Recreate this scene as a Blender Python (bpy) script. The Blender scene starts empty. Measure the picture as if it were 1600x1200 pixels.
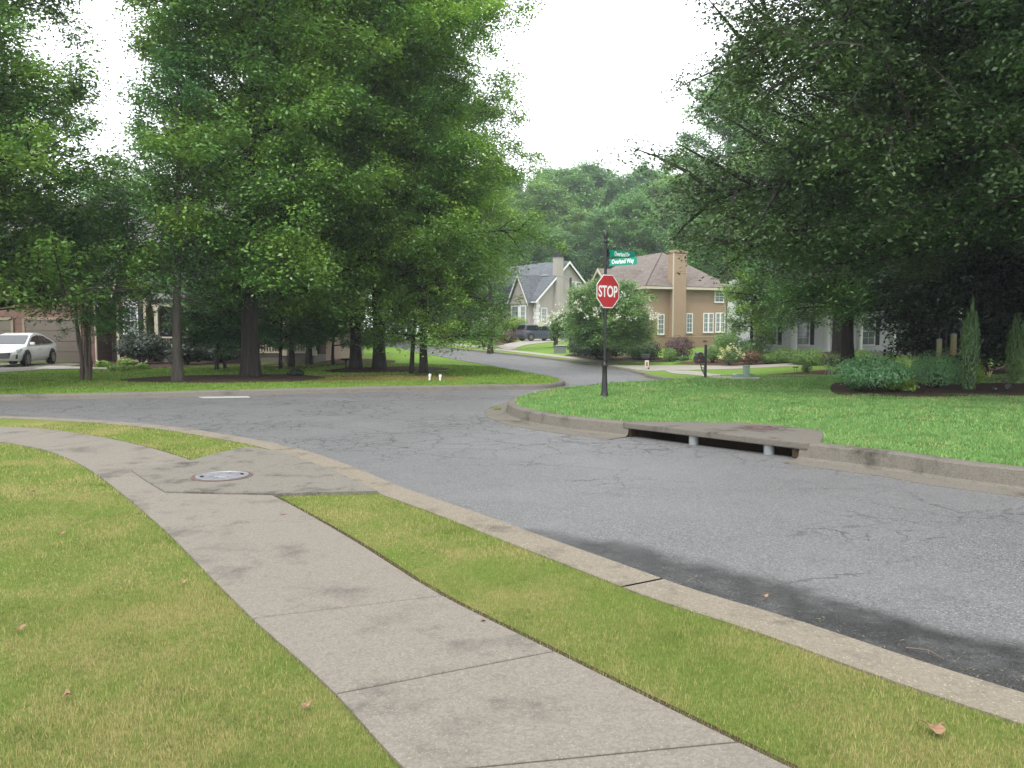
import bpy, bmesh, math, random
import numpy as np
from mathutils import Vector, Matrix
from mathutils.geometry import delaunay_2d_cdt
R = math.radians
sc = bpy.context.scene
col = sc.collection

# ------------------------------------------------------------------ camera, world, sun, exposure
F = 1250.0                    # focal length in photo pixels (photo 1600 wide)
HC = 1.65                     # eye height
TH = math.atan(85.0 / F)      # looking slightly down
cam_d = bpy.data.cameras.new('camera')
cam_d.sensor_width = 36.0
cam_d.lens = 36.0 * F / 1600.0
cam_d.clip_start = 0.05
cam_d.clip_end = 2000.0
cam = bpy.data.objects.new('camera', cam_d)
cam.location = (0, 0, HC)
cam.rotation_euler = (math.pi / 2 - TH, 0, 0)
col.objects.link(cam)
sc.camera = cam

SUN_EL, SUN_AZ = R(58), R(205)      # azimuth clockwise from +Y: behind the camera, to its left
w = bpy.data.worlds.new('World'); sc.world = w; w.use_nodes = True
nt = w.node_tree; nt.nodes.clear()
sky = nt.nodes.new('ShaderNodeTexSky'); sky.sky_type = 'NISHITA'; sky.sun_disc = False
sky.sun_elevation = SUN_EL; sky.sun_rotation = SUN_AZ; sky.dust_density = 4.0; sky.air_density = 1.0
mixw = nt.nodes.new('ShaderNodeMixRGB'); mixw.inputs[0].default_value = 0.86
mixw.inputs[2].default_value = (17.0, 17.4, 18.2, 1)     # an even bright overcast over the clear-sky model
bg = nt.nodes.new('ShaderNodeBackground'); bg.inputs[1].default_value = 0.1
wo = nt.nodes.new('ShaderNodeOutputWorld')
nt.links.new(sky.outputs[0], mixw.inputs[1]); nt.links.new(mixw.outputs[0], bg.inputs[0]); nt.links.new(bg.outputs[0], wo.inputs[0])
sun_d = bpy.data.lights.new('sun', 'SUN'); sun_d.energy = 1.5; sun_d.angle = R(14); sun_d.color = (1.0, 0.96, 0.9)
sun = bpy.data.objects.new('sun', sun_d)
sd = Vector((math.sin(SUN_AZ) * math.cos(SUN_EL), math.cos(SUN_AZ) * math.cos(SUN_EL), math.sin(SUN_EL)))
sun.rotation_euler = sd.to_track_quat('Z', 'Y').to_euler(); sun.location = (0, 0, 40)
col.objects.link(sun)
sc.view_settings.view_transform = 'Standard'; sc.view_settings.look = 'None'
sc.view_settings.exposure = 0.75; sc.view_settings.gamma = 1.0
sc.cycles.use_denoising = True; sc.cycles.denoising_prefilter = 'NONE'; sc.cycles.max_bounces = 8; sc.cycles.diffuse_bounces = 4; sc.cycles.transparent_max_bounces = 8

# ------------------------------------------------------------------ terrain and picture-to-ground helper
def sstep(a, b, x):
    t = min(1.0, max(0.0, (x - a) / (b - a))); return t * t * (3 - 2 * t)
def terr0(x, y):
    dip = -0.8 * math.exp(-((x - 11) / 9.0) ** 2 / 2 - ((y - 47) / 9.5) ** 2 / 2)
    return dip + 0.45 * sstep(58, 98, y)
ISZ = []                                     # outline of the raised corner island, filled in below
def on_isle(x, y):
    if not ISZ or y < -45 or y > 36 or x < -4: return False
    c = False; n = len(ISZ); j = n - 1
    for i in range(n):
        xi, yi = ISZ[i]; xj, yj = ISZ[j]
        if (yi > y) != (yj > y) and x < (xj - xi) * (y - yi) / (yj - yi) + xi: c = not c
        j = i
    return c
RISE = 0.09
def terr(x, y): return terr0(x, y) + (RISE * (1 - sstep(25, 34, y)) if on_isle(x, y) else 0.0)
def ray(px, py):
    a = (600 - py) / F
    return ((px - 800) / F, math.cos(TH) + a * math.sin(TH), -math.sin(TH) + a * math.cos(TH))
def G(px, py, zo=0.0):
    """ground point seen at a photo pixel"""
    d = ray(px, py); t = 0.5; dt = 0.5
    while t < 400:
        if HC + t * d[2] < terr(t * d[0], t * d[1]) + zo: break
        t *= 1.01
    lo, hi = t / 1.01, t
    for _ in range(30):
        m = (lo + hi) / 2
        if HC + m * d[2] < terr(m * d[0], m * d[1]) + zo: hi = m
        else: lo = m
    return (hi * d[0], hi * d[1])
def at(px, y):                 # x of a column of the photo at a distance y
    return (px - 800) / F * y * (1.0)
def zat(py, y):                # height of a row of the photo at a distance y
    d = ray(800, py); return HC + d[2] / d[1] * y

# ------------------------------------------------------------------ mesh helpers
def tag(o, label=None, cat=None, group=None, kind=None):
    if label: o['label'] = label
    if cat: o['category'] = cat
    if group: o['group'] = group
    if kind: o['kind'] = kind
    return o
def empty(name, loc, rz=0.0, label=None, cat=None, group=None):
    o = bpy.data.objects.new(name, None); o.location = loc; o.rotation_euler = (0, 0, rz); o.empty_display_size = 0.3
    col.objects.link(o); return tag(o, label, cat, group)
def copy_tree(o, parent=None):
    c = o.copy(); col.objects.link(c)
    if parent: c.parent = parent
    for ch in list(o.children): copy_tree(ch, c)
    return c

class MB:
    def __init__(s): s.v = []; s.f = []; s.m = []; s.mi = 0
    def face(s, pts):
        b = len(s.v); s.v += [tuple(p) for p in pts]; s.f.append(tuple(range(b, b + len(pts)))); s.m.append(s.mi); return s
    def box(s, cx, cy, cz, sx, sy, sz, rz=0.0, M=None):
        b = len(s.v); c, n = math.cos(rz), math.sin(rz)
        for dz in (-.5, .5):
            for dx, dy in ((-.5, -.5), (.5, -.5), (.5, .5), (-.5, .5)):
                x, y = dx * sx, dy * sy
                p = Vector((cx + x * c - y * n, cy + x * n + y * c, cz + dz * sz))
                if M: p = M @ p
                s.v.append(tuple(p))
        for q in ((0, 3, 2, 1), (4, 5, 6, 7), (0, 1, 5, 4), (1, 2, 6, 5), (2, 3, 7, 6), (3, 0, 4, 7)):
            s.f.append(tuple(b + i for i in q)); s.m.append(s.mi)
        return s
    def span(s, x0, x1, y0, y1, z0, z1): return s.box((x0 + x1) / 2, (y0 + y1) / 2, (z0 + z1) / 2, x1 - x0, y1 - y0, z1 - z0)
    def tube(s, pts, rad, n=8, cap=True):
        pts = [Vector(p) for p in pts]; b = len(s.v)
        if not hasattr(rad, '__len__'): rad = [rad] * len(pts)
        ref = None
        for i, p in enumerate(pts):
            t = (pts[min(i + 1, len(pts) - 1)] - pts[max(i - 1, 0)]).normalized()
            if ref is None: ref = t.orthogonal().normalized()
            ref = (ref - t * ref.dot(t)); ref = ref.normalized() if ref.length > 1e-5 else t.orthogonal().normalized()
            bi = t.cross(ref)
            for k in range(n):
                a = 2 * math.pi * k / n
                s.v.append(tuple(p + (ref * math.cos(a) + bi * math.sin(a)) * rad[i]))
        for i in range(len(pts) - 1):
            for k in range(n):
                k2 = (k + 1) % n
                s.f.append((b + i * n + k, b + i * n + k2, b + (i + 1) * n + k2, b + (i + 1) * n + k)); s.m.append(s.mi)
        if cap:
            s.f.append(tuple(b + k for k in reversed(range(n)))); s.m.append(s.mi)
            e = b + (len(pts) - 1) * n
            s.f.append(tuple(e + k for k in range(n))); s.m.append(s.mi)
        return s
    def lathe(s, prof, n=20, c=(0, 0, 0)):
        b = len(s.v)
        for r, z in prof:
            for k in range(n):
                a = 2 * math.pi * k / n; s.v.append((c[0] + r * math.cos(a), c[1] + r * math.sin(a), c[2] + z))
        for i in range(len(prof) - 1):
            for k in range(n):
                k2 = (k + 1) % n
                s.f.append((b + i * n + k, b + i * n + k2, b + (i + 1) * n + k2, b + (i + 1) * n + k)); s.m.append(s.mi)
        s.f.append(tuple(b + k for k in reversed(range(n)))); s.m.append(s.mi)
        e = b + (len(prof) - 1) * n
        s.f.append(tuple(e + k for k in range(n))); s.m.append(s.mi)
        return s
    def prism(s, poly, d):
        """extrude a 3D polygon by vector d"""
        d = Vector(d); a = [Vector(p) for p in poly]; n = len(a); b = len(s.v)
        s.v += [tuple(p) for p in a] + [tuple(p + d) for p in a]
        s.f.append(tuple(b + i for i in reversed(range(n)))); s.m.append(s.mi)
        s.f.append(tuple(b + n + i for i in range(n))); s.m.append(s.mi)
        for i in range(n):
            j = (i + 1) % n; s.f.append((b + i, b + j, b + n + j, b + n + i)); s.m.append(s.mi)
        return s
    def slab(s, poly, th):
        a = [Vector(p) for p in poly]; nrm = (a[1] - a[0]).cross(a[2] - a[0]).normalized()
        if nrm.z < 0: nrm = -nrm
        return s.prism(a, nrm * th)
    def build(s, name, mats, parent=None, loc=None, rz=0.0, smooth=False, bevel=0.0):
        me = bpy.data.meshes.new(name); me.from_pydata(s.v, [], s.f)
        if not isinstance(mats, (list, tuple)): mats = [mats]
        for m in mats: me.materials.append(m)
        me.polygons.foreach_set('material_index', s.m)
        bm = bmesh.new(); bm.from_mesh(me)
        bmesh.ops.recalc_face_normals(bm, faces=bm.faces)
        if bevel > 0:
            ed = [e for e in bm.edges if len(e.link_faces) == 2 and e.calc_face_angle(0) > 0.6]
            bmesh.ops.bevel(bm, geom=ed, offset=bevel, segments=2, affect='EDGES', profile=0.6, clamp_overlap=True)
        bm.to_mesh(me); bm.free()
        if smooth:
            me.polygons.foreach_set('use_smooth', [True] * len(me.polygons))
            if hasattr(me, 'set_sharp_from_angle'): me.set_sharp_from_angle(angle=R(42))
        o = bpy.data.objects.new(name, me); col.objects.link(o)
        if parent: o.parent = parent
        if loc: o.location = loc
        o.rotation_euler = (0, 0, rz)
        return o

def np_mesh(name, V, quads=None, tris=None, mats=(), parent=None, loc=(0, 0, 0)):
    me = bpy.data.meshes.new(name)
    V = np.asarray(V, np.float32); me.vertices.add(len(V)); me.vertices.foreach_set('co', V.ravel())
    li, ls = [], []; n0 = 0
    if quads is not None and len(quads):
        li.append(np.asarray(quads, np.int32).ravel()); ls.append(np.arange(len(quads), dtype=np.int32) * 4); n0 = len(quads) * 4
    if tris is not None and len(tris):
        li.append(np.asarray(tris, np.int32).ravel()); ls.append(n0 + np.arange(len(tris), dtype=np.int32) * 3)
    li = np.concatenate(li); ls = np.concatenate(ls)
    me.loops.add(len(li)); me.loops.foreach_set('vertex_index', li)
    me.polygons.add(len(ls)); me.polygons.foreach_set('loop_start', ls)
    me.update(calc_edges=True)
    for m in mats: me.materials.append(m)
    o = bpy.data.objects.new(name, me); col.objects.link(o)
    if parent: o.parent = parent
    o.location = loc
    return o

def pip(poly, X, Y):
    X = np.asarray(X); Y = np.asarray(Y); ins = np.zeros(X.shape, bool); n = len(poly)
    for i in range(n):
        x1, y1 = poly[i][:2]; x2, y2 = poly[(i + 1) % n][:2]
        if y1 == y2: continue
        c = ((y1 > Y) != (y2 > Y)) & (X < (x2 - x1) * (Y - y1) / (y2 - y1) + x1)
        ins ^= c
    return ins
def smooth_path(P, k=4):
    """smooth curve through the points; tangents weighted by spacing so uneven steps do not overshoot"""
    P = [Vector((p[0], p[1])) for p in P]; n = len(P); out = []
    h = [max(1e-6, (P[i + 1] - P[i]).length) for i in range(n - 1)]; d = [(P[i + 1] - P[i]) / h[i] for i in range(n - 1)]
    T = [d[0]] + [(d[i - 1] * h[i] + d[i] * h[i - 1]) / (h[i] + h[i - 1]) for i in range(1, n - 1)] + [d[-1]]
    for i in range(n - 1):
        for j in range(k):
            t = j / k; t2 = t * t; t3 = t2 * t
            out.append(P[i] * (2 * t3 - 3 * t2 + 1) + T[i] * h[i] * (t3 - 2 * t2 + t) + P[i + 1] * (-2 * t3 + 3 * t2) + T[i + 1] * h[i] * (t3 - t2))
    out.append(P[-1]); return [(p.x, p.y) for p in out]
def dense(poly, step):
    out = []
    for i in range(len(poly)):
        a = Vector(poly[i][:2]); b = Vector(poly[(i + 1) % len(poly)][:2]); n = max(1, int((b - a).length / step))
        out += [tuple(a + (b - a) * j / n) for j in range(n)]
    return out
def sheet(name, poly, zo, mats, step=3.0, skirt=0.12, holes=(), extra=(), classify=None, label=None, kind='structure', parent=None, zf=None, terr=terr):
    """a flat-ish patch of ground that follows the terrain"""
    poly = dense(poly, step)
    V = [Vector(p) for p in poly]; E = [(i, (i + 1) % len(poly)) for i in range(len(poly))]
    for h in holes:
        b = len(V); V += [Vector(p[:2]) for p in h]; E += [(b + i, b + (i + 1) % len(h)) for i in range(len(h))]
    xs = [p[0] for p in poly]; ys = [p[1] for p in poly]
    gx = list(extra)
    if not gx:
        y = min(ys)
        while y < max(ys):
            x = min(xs)
            while x < max(xs): gx.append((x, y)); x += step
            y += step
    if gx:
        A = np.array(gx); ins = pip(poly, A[:, 0], A[:, 1]); V += [Vector(p) for p in A[ins]]
    vs, es, fs, *_ = delaunay_2d_cdt(V, E, [], 0, 1e-4)
    C = np.array([[sum(vs[i].x for i in f) / len(f), sum(vs[i].y for i in f) / len(f)] for f in fs])
    keep = pip(poly, C[:, 0], C[:, 1])
    for h in holes: keep &= ~pip(h, C[:, 0], C[:, 1])
    mb = MB(); mb.v = [(p.x, p.y, terr(p.x, p.y) + zo + (zf(p.x, p.y) if zf else 0)) for p in vs]
    for i, f in enumerate(fs):
        if keep[i]:
            mb.f.append(tuple(f)); mb.m.append(classify(*C[i]) if classify else 0)
    if skirt:
        n = len(poly)
        for i in range(n):
            a, b = poly[i], poly[(i + 1) % n]
            za, zb = terr(*a) + zo, terr(*b) + zo
            mb.face([(a[0], a[1], za), (b[0], b[1], zb), (b[0], b[1], zb - skirt), (a[0], a[1], za - skirt)])
    me = bpy.data.meshes.new(name); me.from_pydata(mb.v, [], mb.f)
    for m in (mats if isinstance(mats, (list, tuple)) else [mats]): me.materials.append(m)
    me.polygons.foreach_set('material_index', mb.m)
    bm = bmesh.new(); bm.from_mesh(me); bmesh.ops.recalc_face_normals(bm, faces=bm.faces)
    up = sum(f.normal.z * f.calc_area() for f in bm.faces)
    if up < 0: bmesh.ops.reverse_faces(bm, faces=bm.faces)
    bmesh.ops.delete(bm, geom=[v for v in bm.verts if not v.link_faces], context='VERTS')
    bm.to_mesh(me); bm.free()
    o = bpy.data.objects.new(name, me); col.objects.link(o)
    if parent: o.parent = parent
    if kind: o['kind'] = kind
    if label: o['label'] = label
    return o
def sweep(name, path, prof, side, mats, kind='structure', terr=terr0):
    """sweep a (offset, height) profile along a ground path; offset is measured towards side"""
    P = [Vector((p[0], p[1])) for p in path]; V = []; Q = []; n = len(prof)
    for i, p in enumerate(P):
        t = (P[min(i + 1, len(P) - 1)] - P[max(i - 1, 0)]).normalized(); nr = Vector((-t.y, t.x)) * side
        for o, z in prof:
            q = p + nr * o; V.append((q.x, q.y, terr(p.x, p.y) + z))
    for i in range(len(P) - 1):
        for k in range(n - 1): Q.append((i * n + k, i * n + k + 1, (i + 1) * n + k + 1, (i + 1) * n + k))
    mb = MB(); mb.v = V; mb.f = Q; mb.m = [0] * len(Q)
    o = mb.build(name, mats)
    if kind: o['kind'] = kind
    return o

# ------------------------------------------------------------------ materials
def new_mat(name):
    m = bpy.data.materials.new(name); m.use_nodes = True; t = m.node_tree; t.nodes.clear()
    out = t.nodes.new('ShaderNodeOutputMaterial'); p = t.nodes.new('ShaderNodeBsdfPrincipled')
    t.links.new(p.outputs[0], out.inputs[0]); return m, t, p, out
class NG:
    """tiny node-graph helper"""
    def __init__(s, t): s.t = t; s.c = None
    def n(s, k, **kw):
        x = s.t.nodes.new(k)
        for a, b in kw.items(): setattr(x, a, b)
        return x
    def l(s, a, b): s.t.links.new(a, b)
    def pos(s): return s.n('ShaderNodeNewGeometry').outputs['Position']
    def obj(s): return s.n('ShaderNodeTexCoord').outputs['Object']
    def noise(s, vec, scale, detail=4, rough=.55, dist=0.0):
        x = s.n('ShaderNodeTexNoise'); x.inputs['Scale'].default_value = scale; x.inputs['Detail'].default_value = detail
        x.inputs['Roughness'].default_value = rough; x.inputs['Distortion'].default_value = dist
        if vec is not None: s.l(vec, x.inputs['Vector'])
        return x.outputs[0]
    def vor(s, vec, scale, feature='F1', rnd=1.0, out='Distance'):
        x = s.n('ShaderNodeTexVoronoi', feature=feature); x.inputs['Scale'].default_value = scale; x.inputs['Randomness'].default_value = rnd
        if vec is not None: s.l(vec, x.inputs['Vector'])
        return x.outputs[out]
    def ramp(s, f, stops):
        x = s.n('ShaderNodeValToRGB'); r = x.color_ramp
        while len(r.elements) < len(stops): r.elements.new(0.5)
        for e, (p, c) in zip(r.elements, stops):
            e.position = p; e.color = (c[0], c[1], c[2], 1) if hasattr(c, '__len__') else (c, c, c, 1)
        s.l(f, x.inputs[0]); return x.outputs[0]
    def mr(s, f, a, b, c=0.0, d=1.0):
        x = s.n('ShaderNodeMapRange', interpolation_type='SMOOTHSTEP')
        for i, q in enumerate((a, b, c, d)):
            if hasattr(q, 'is_linked'): s.l(q, x.inputs[1 + i])
            else: x.inputs[1 + i].default_value = q
        s.l(f, x.inputs[0]); return x.outputs[0]
    def math(s, op, a, b=0.0):
        x = s.n('ShaderNodeMath', operation=op)
        for i, q in enumerate((a, b)):
            if hasattr(q, 'is_linked'): s.l(q, x.inputs[i])
            else: x.inputs[i].default_value = q
        return x.outputs[0]
    def mix(s, f, a, b, mode='MIX'):
        x = s.n('ShaderNodeMixRGB', blend_type=mode)
        for i, q in enumerate((f, a, b)):
            if hasattr(q, 'is_linked'): s.l(q, x.inputs[i])
            elif hasattr(q, '__len__'): x.inputs[i].default_value = (q[0], q[1], q[2], 1)
            else: x.inputs[i].default_value = q
        return x.outputs[0]
    def bump(s, h, p, strength=.3, dist=.01):
        x = s.n('ShaderNodeBump'); x.inputs['Strength'].default_value = strength; x.inputs['Distance'].default_value = dist
        s.l(h, x.inputs['Height']); s.l(x.outputs[0], p.inputs['Normal'])

def plain(name, c, rough=.6, var=.15, scale=6.0, metal=0.0, spec=.4, bump=0.0):
    m, t, p, o = new_mat(name); g = NG(t)
    nz = g.noise(g.obj(), scale, 5)
    k = g.mix(nz, [x * (1 - var) for x in c], [min(1, x * (1 + var)) for x in c])
    g.l(k, p.inputs['Base Color']); p.inputs['Roughness'].default_value = rough; p.inputs['Metallic'].default_value = metal
    p.inputs['Specular IOR Level'].default_value = spec
    if bump: g.bump(g.noise(g.obj(), scale * 6, 4), p, bump, .02)
    return m
def leaf_mat(name, c1, c2, c3=None, trans=.3, rough=.42, spec=.5, patch=.55):
    m, t, p, out = new_mat(name); g = NG(t)
    rnd = g.n('ShaderNodeNewGeometry').outputs['Random Per Island']
    k = g.mix(rnd, c1, c2)
    if c3: k = g.mix(g.mr(g.noise(g.pos(), patch, 3), .40, .62), k, c3)
    g.l(k, p.inputs['Base Color']); p.inputs['Roughness'].default_value = rough; p.inputs['Specular IOR Level'].default_value = spec
    tr = g.n('ShaderNodeBsdfTranslucent'); g.l(g.mix(1.0, k, (1.25, 1.25, .7), 'MULTIPLY'), tr.inputs[0])
    mx = g.n('ShaderNodeMixShader'); mx.inputs[0].default_value = trans
    g.l(p.outputs[0], mx.inputs[1]); g.l(tr.outputs[0], mx.inputs[2]); g.l(mx.outputs[0], out.inputs[0])
    return m
def bark_mat(name, c1, c2, scale=9.0):
    m, t, p, o = new_mat(name); g = NG(t)
    mp = g.n('ShaderNodeMapping'); mp.inputs['Scale'].default_value = (1, 1, .18); g.l(g.obj(), mp.inputs['Vector'])
    nz = g.noise(mp.outputs[0], scale, 6, .65)
    g.l(g.ramp(nz, [(.3, c1), (.7, c2)]), p.inputs['Base Color']); p.inputs['Roughness'].default_value = .9
    g.bump(nz, p, .8, .05); return m

def asphalt_mat():
    m, t, p, o = new_mat('asphalt'); g = NG(t); P = g.pos()
    fine = g.noise(P, 85, 4, .8); mid = g.noise(P, 38, 3); big = g.noise(P, .55, 5, .6)
    def grains(scale):                                    # one tone per stone
        v = g.n('ShaderNodeTexVoronoi'); v.inputs['Scale'].default_value = scale; g.l(P, v.inputs['Vector'])
        q = g.n('ShaderNodeSeparateColor'); g.l(v.outputs['Color'], q.inputs[0]); return q.outputs[0]
    k = g.ramp(grains(125), [(.0, (.045, .045, .045)), (.45, (.10, .099, .098)), (.8, (.15, .149, .147)), (1.0, (.34, .34, .33))])
    k = g.mix(.4, k, g.ramp(grains(66), [(.0, (.055, .055, .055)), (.5, (.108, .107, .106)), (1.0, (.19, .19, .187))]))
    k = g.mix(g.mr(mid, .35, .7, 0, .3), k, (.068, .068, .070))
    k = g.mix(g.mr(big, .35, .7, 0, .35), k, (.16, .159, .158))
    k = g.mix(g.mr(g.noise(P, 2.3, 5, .7), .5, .7, 0, .25), k, (.07, .07, .072))
    st = g.mr(g.vor(P, 60), .10, .17, .7, 0); k = g.mix(st, k, (.22, .22, .215))
    st = g.mr(g.vor(P, 44), .07, .13, .7, 0); k = g.mix(st, k, (.05, .05, .05))
    # crack networks
    wv = g.n('ShaderNodeVectorMath', operation='MULTIPLY_ADD')
    nv = g.n('ShaderNodeTexNoise'); nv.inputs['Scale'].default_value = 1.5; nv.inputs['Detail'].default_value = 8; nv.inputs['Roughness'].default_value = .75; g.l(P, nv.inputs['Vector'])
    wv.inputs[1].default_value = (.75, .75, 0); g.l(nv.outputs[1], wv.inputs[0]); g.l(P, wv.inputs[2])
    sp = g.n('ShaderNodeSeparateXYZ'); g.l(P, sp.inputs[0])
    farther = g.mr(sp.outputs[1], 8.5, 13, .0, .11)
    cr1 = g.mr(g.vor(wv.outputs[0], .38, 'DISTANCE_TO_EDGE'), .0008, .0038, 1, 0)
    cr1 = g.math('MULTIPLY', cr1, g.mr(g.noise(P, .6, 3), .46, .60, 0, .75))
    cr2 = g.mr(g.vor(wv.outputs[0], 1.1, 'DISTANCE_TO_EDGE'), .002, .010, 1, 0)
    cr2 = g.math('MULTIPLY', cr2, g.mr(g.math('ADD', g.noise(P, .3, 4), farther), .52, .60))
    cr3 = g.mr(g.vor(wv.outputs[0], 2.6, 'DISTANCE_TO_EDGE'), .006, .028, 1, 0)
    cr3 = g.math('MULTIPLY', cr3, g.mr(g.math('ADD', g.noise(P, .45, 4), farther), .585, .66))
    cr = g.math('MAXIMUM', g.math('MAXIMUM', cr1, cr2), cr3)
    k = g.mix(g.math('MULTIPLY', cr, .72), k, (.025, .024, .024))
    # dark damp silt lying along the near kerb: band measured from the kerb line
    sx = g.n('ShaderNodeSeparateXYZ'); g.l(P, sx.inputs[0])
    dist = g.math('ADD', g.math('MULTIPLY', sx.outputs[0], WET[0]), g.math('ADD', g.math('MULTIPLY', sx.outputs[1], WET[1]), WET[2]))
    along = g.math('ADD', g.math('MULTIPLY', sx.outputs[0], WET[3]), g.math('ADD', g.math('MULTIPLY', sx.outputs[1], WET[4]), WET[5]))
    wet_along = g.mr(along, -1.6, -.6, 0, 1)
    wid = g.math('ADD', g.mr(along, .1, 1.9, .10, .77), g.math('MULTIPLY', g.math('SUBTRACT', g.noise(P, 1.1, 6, .65), .5), .75))
    wet = g.mr(g.math('SUBTRACT', dist, wid), -.24, .08, 1, 0)
    inb = g.mr(dist, -1.5, -1.2, 0, 1); wet = g.math('MULTIPLY', g.math('MULTIPLY', wet, inb), wet_along)
    wk = g.ramp(g.noise(P, 120, 3, .7), [(.35, (.006, .006, .006)), (.55, (.022, .022, .021)), (.75, (.085, .083, .078))])
    wk = g.mix(g.mr(g.vor(P, 34), .05, .09, .6, 0), wk, (.10, .09, .07))
    wet2 = g.math('MULTIPLY', wet, g.mr(g.noise(P, 2.6, 7, .75), .25, .6, .5, .95))
    k = g.mix(wet2, k, wk)
    g.l(k, p.inputs['Base Color']); g.l(g.mr(wet, 0, 1, .62, .5), p.inputs['Roughness'])
    p.inputs['Specular IOR Level'].default_value = .35
    h = g.math('SUBTRACT', fine, g.math('MULTIPLY', cr, 1.5)); g.bump(h, p, .6, .006)
    return m
def concrete_mat(name, a, b, stain, agg=.5, aggc=(.62, .6, .55), aggscale=55.0, sstr=.8, big=1.4):
    m, t, p, o = new_mat(name); g = NG(t); P = g.pos()
    v_ = g.n('ShaderNodeTexVoronoi'); v_.inputs['Scale'].default_value = 85; g.l(P, v_.inputs['Vector']); q_ = g.n('ShaderNodeSeparateColor'); g.l(v_.outputs['Color'], q_.inputs[0])
    fine = g.noise(P, 90, 4, .7); k = g.mix(g.math('ADD', g.math('MULTIPLY', fine, .5), g.math('MULTIPLY', q_.outputs[0], .5)), a, b)
    k = g.mix(g.math('MULTIPLY', g.mr(g.noise(P, big, 6, .68), .5, .72), sstr), k, stain)
    k = g.mix(g.math('MULTIPLY', g.mr(g.noise(P, big * 5, 5, .7), .55, .75), .45 * sstr), k, stain)
    k = g.mix(g.mr(g.vor(P, aggscale), .12, .2, agg, 0), k, aggc)
    k = g.mix(g.mr(g.vor(P, aggscale * 1.3), .08, .14, agg * .8, 0), k, [x * .35 for x in a])
    g.l(k, p.inputs['Base Color']); p.inputs['Roughness'].default_value = .9; p.inputs['Specular IOR Level'].default_value = .25
    g.bump(fine, p, .5, .006); return m
def lawn_mat(name, g1, g2, tan, t0=.45, t1=.7, ps=.8):
    m, t, p, o = new_mat(name); g = NG(t); P = g.pos()
    k = g.mix(g.mr(g.noise(P, 60, 4, .75), .3, .7), g1, g2)
    k = g.mix(g.mr(g.noise(P, ps, 6, .65), t0, t1, 0, .85), k, tan)
    k = g.mix(g.mr(g.noise(P, 25, 3), .3, .6, .35, 0), k, [x * .45 for x in g1])
    g.l(k, p.inputs['Base Color']); p.inputs['Roughness'].default_value = 1; p.inputs['Specular IOR Level'].default_value = .1
    g.bump(g.noise(P, 45, 5, .8), p, .9, .05); return m
def blade_mat(name, g1, g2, tan, t0=.45, t1=.7, ps=.8, straw=.12):
    m, t, p, out = new_mat(name); g = NG(t); P = g.pos()
    rnd = g.n('ShaderNodeNewGeometry').outputs['Random Per Island']
    k = g.mix(rnd, g1, g2)
    k = g.mix(g.mr(g.noise(P, ps * 2.6, 5, .6), .50, .66, 0, .45), k, [x * .5 for x in g1])
    pf = g.mr(g.noise(P, ps, 6, .65), t0, t1, .0, .8)
    thr = g.math('ADD', g.math('MULTIPLY', pf, .75), straw)
    wn = g.n('ShaderNodeTexWhiteNoise', noise_dimensions='1D'); g.l(rnd, wn.inputs['W'])
    k = g.mix(g.math('LESS_THAN', wn.outputs[0], thr), k, tan)
    g.l(k, p.inputs['Base Color']); p.inputs['Roughness'].default_value = .75; p.inputs['Specular IOR Level'].default_value = .15
    tr = g.n('ShaderNodeBsdfTranslucent'); g.l(k, tr.inputs[0]); mx = g.n('ShaderNodeMixShader'); mx.inputs[0].default_value = .3
    g.l(p.outputs[0], mx.inputs[1]); g.l(tr.outputs[0], mx.inputs[2]); g.l(mx.outputs[0], out.inputs[0]); return m
def shingle_mat(name, a, b):
    m, t, p, o = new_mat(name); g = NG(t); P = g.obj()
    mp = g.n('ShaderNodeMapping'); mp.inputs['Scale'].default_value = (3.2, 3.2, 9.0); g.l(P, mp.inputs['Vector'])
    cell = g.n('ShaderNodeTexVoronoi'); cell.inputs['Scale'].default_value = 1.0; g.l(mp.outputs[0], cell.inputs['Vector'])
    k = g.mix(g.n('ShaderNodeSeparateColor').outputs[0], a, b)
    sp = g.n('ShaderNodeSeparateColor'); g.l(cell.outputs['Color'], sp.inputs[0]); k = g.mix(sp.outputs[0], a, b)
    k = g.mix(g.mr(g.noise(P, .5, 4), .4, .7, 0, .3), k, b)
    wv = g.n('ShaderNodeTexWave', bands_direction='Z', wave_profile='SAW'); wv.inputs['Scale'].default_value = 1.6; g.l(P, wv.inputs['Vector'])
    g.l(k, p.inputs['Base Color']); p.inputs['Roughness'].default_value = .95; g.bump(wv.outputs[0], p, .5, .03); return m
def brick_mat(name):
    m, t, p, o = new_mat(name); g = NG(t)
    mp = g.n('ShaderNodeMapping'); mp.inputs['Rotation'].default_value = (R(90), 0, 0); g.l(g.obj(), mp.inputs['Vector'])
    b = g.n('ShaderNodeTexBrick'); g.l(mp.outputs[0], b.inputs['Vector']); b.inputs['Scale'].default_value = 4.4
    b.inputs['Color1'].default_value = (.125, .06, .048, 1); b.inputs['Color2'].default_value = (.18, .09, .07, 1); b.inputs['Mortar'].default_value = (.22, .19, .165, 1)
    b.inputs['Mortar Size'].default_value = .014
    g.l(g.mix(g.mr(g.noise(g.obj(), 1.2, 4), .4, .7, 0, .4), b.outputs[0], (.11, .065, .055)), p.inputs['Base Color']); p.inputs['Roughness'].default_value = .9
    g.bump(b.outputs[1], p, -.4, .01); return m
def glass_mat(name, c=(.03, .04, .045)):
    m, t, p, o = new_mat(name); p.inputs['Base Color'].default_value = (*c, 1); p.inputs['Roughness'].default_value = .06
    p.inputs['Specular IOR Level'].default_value = .7; return m
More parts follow.
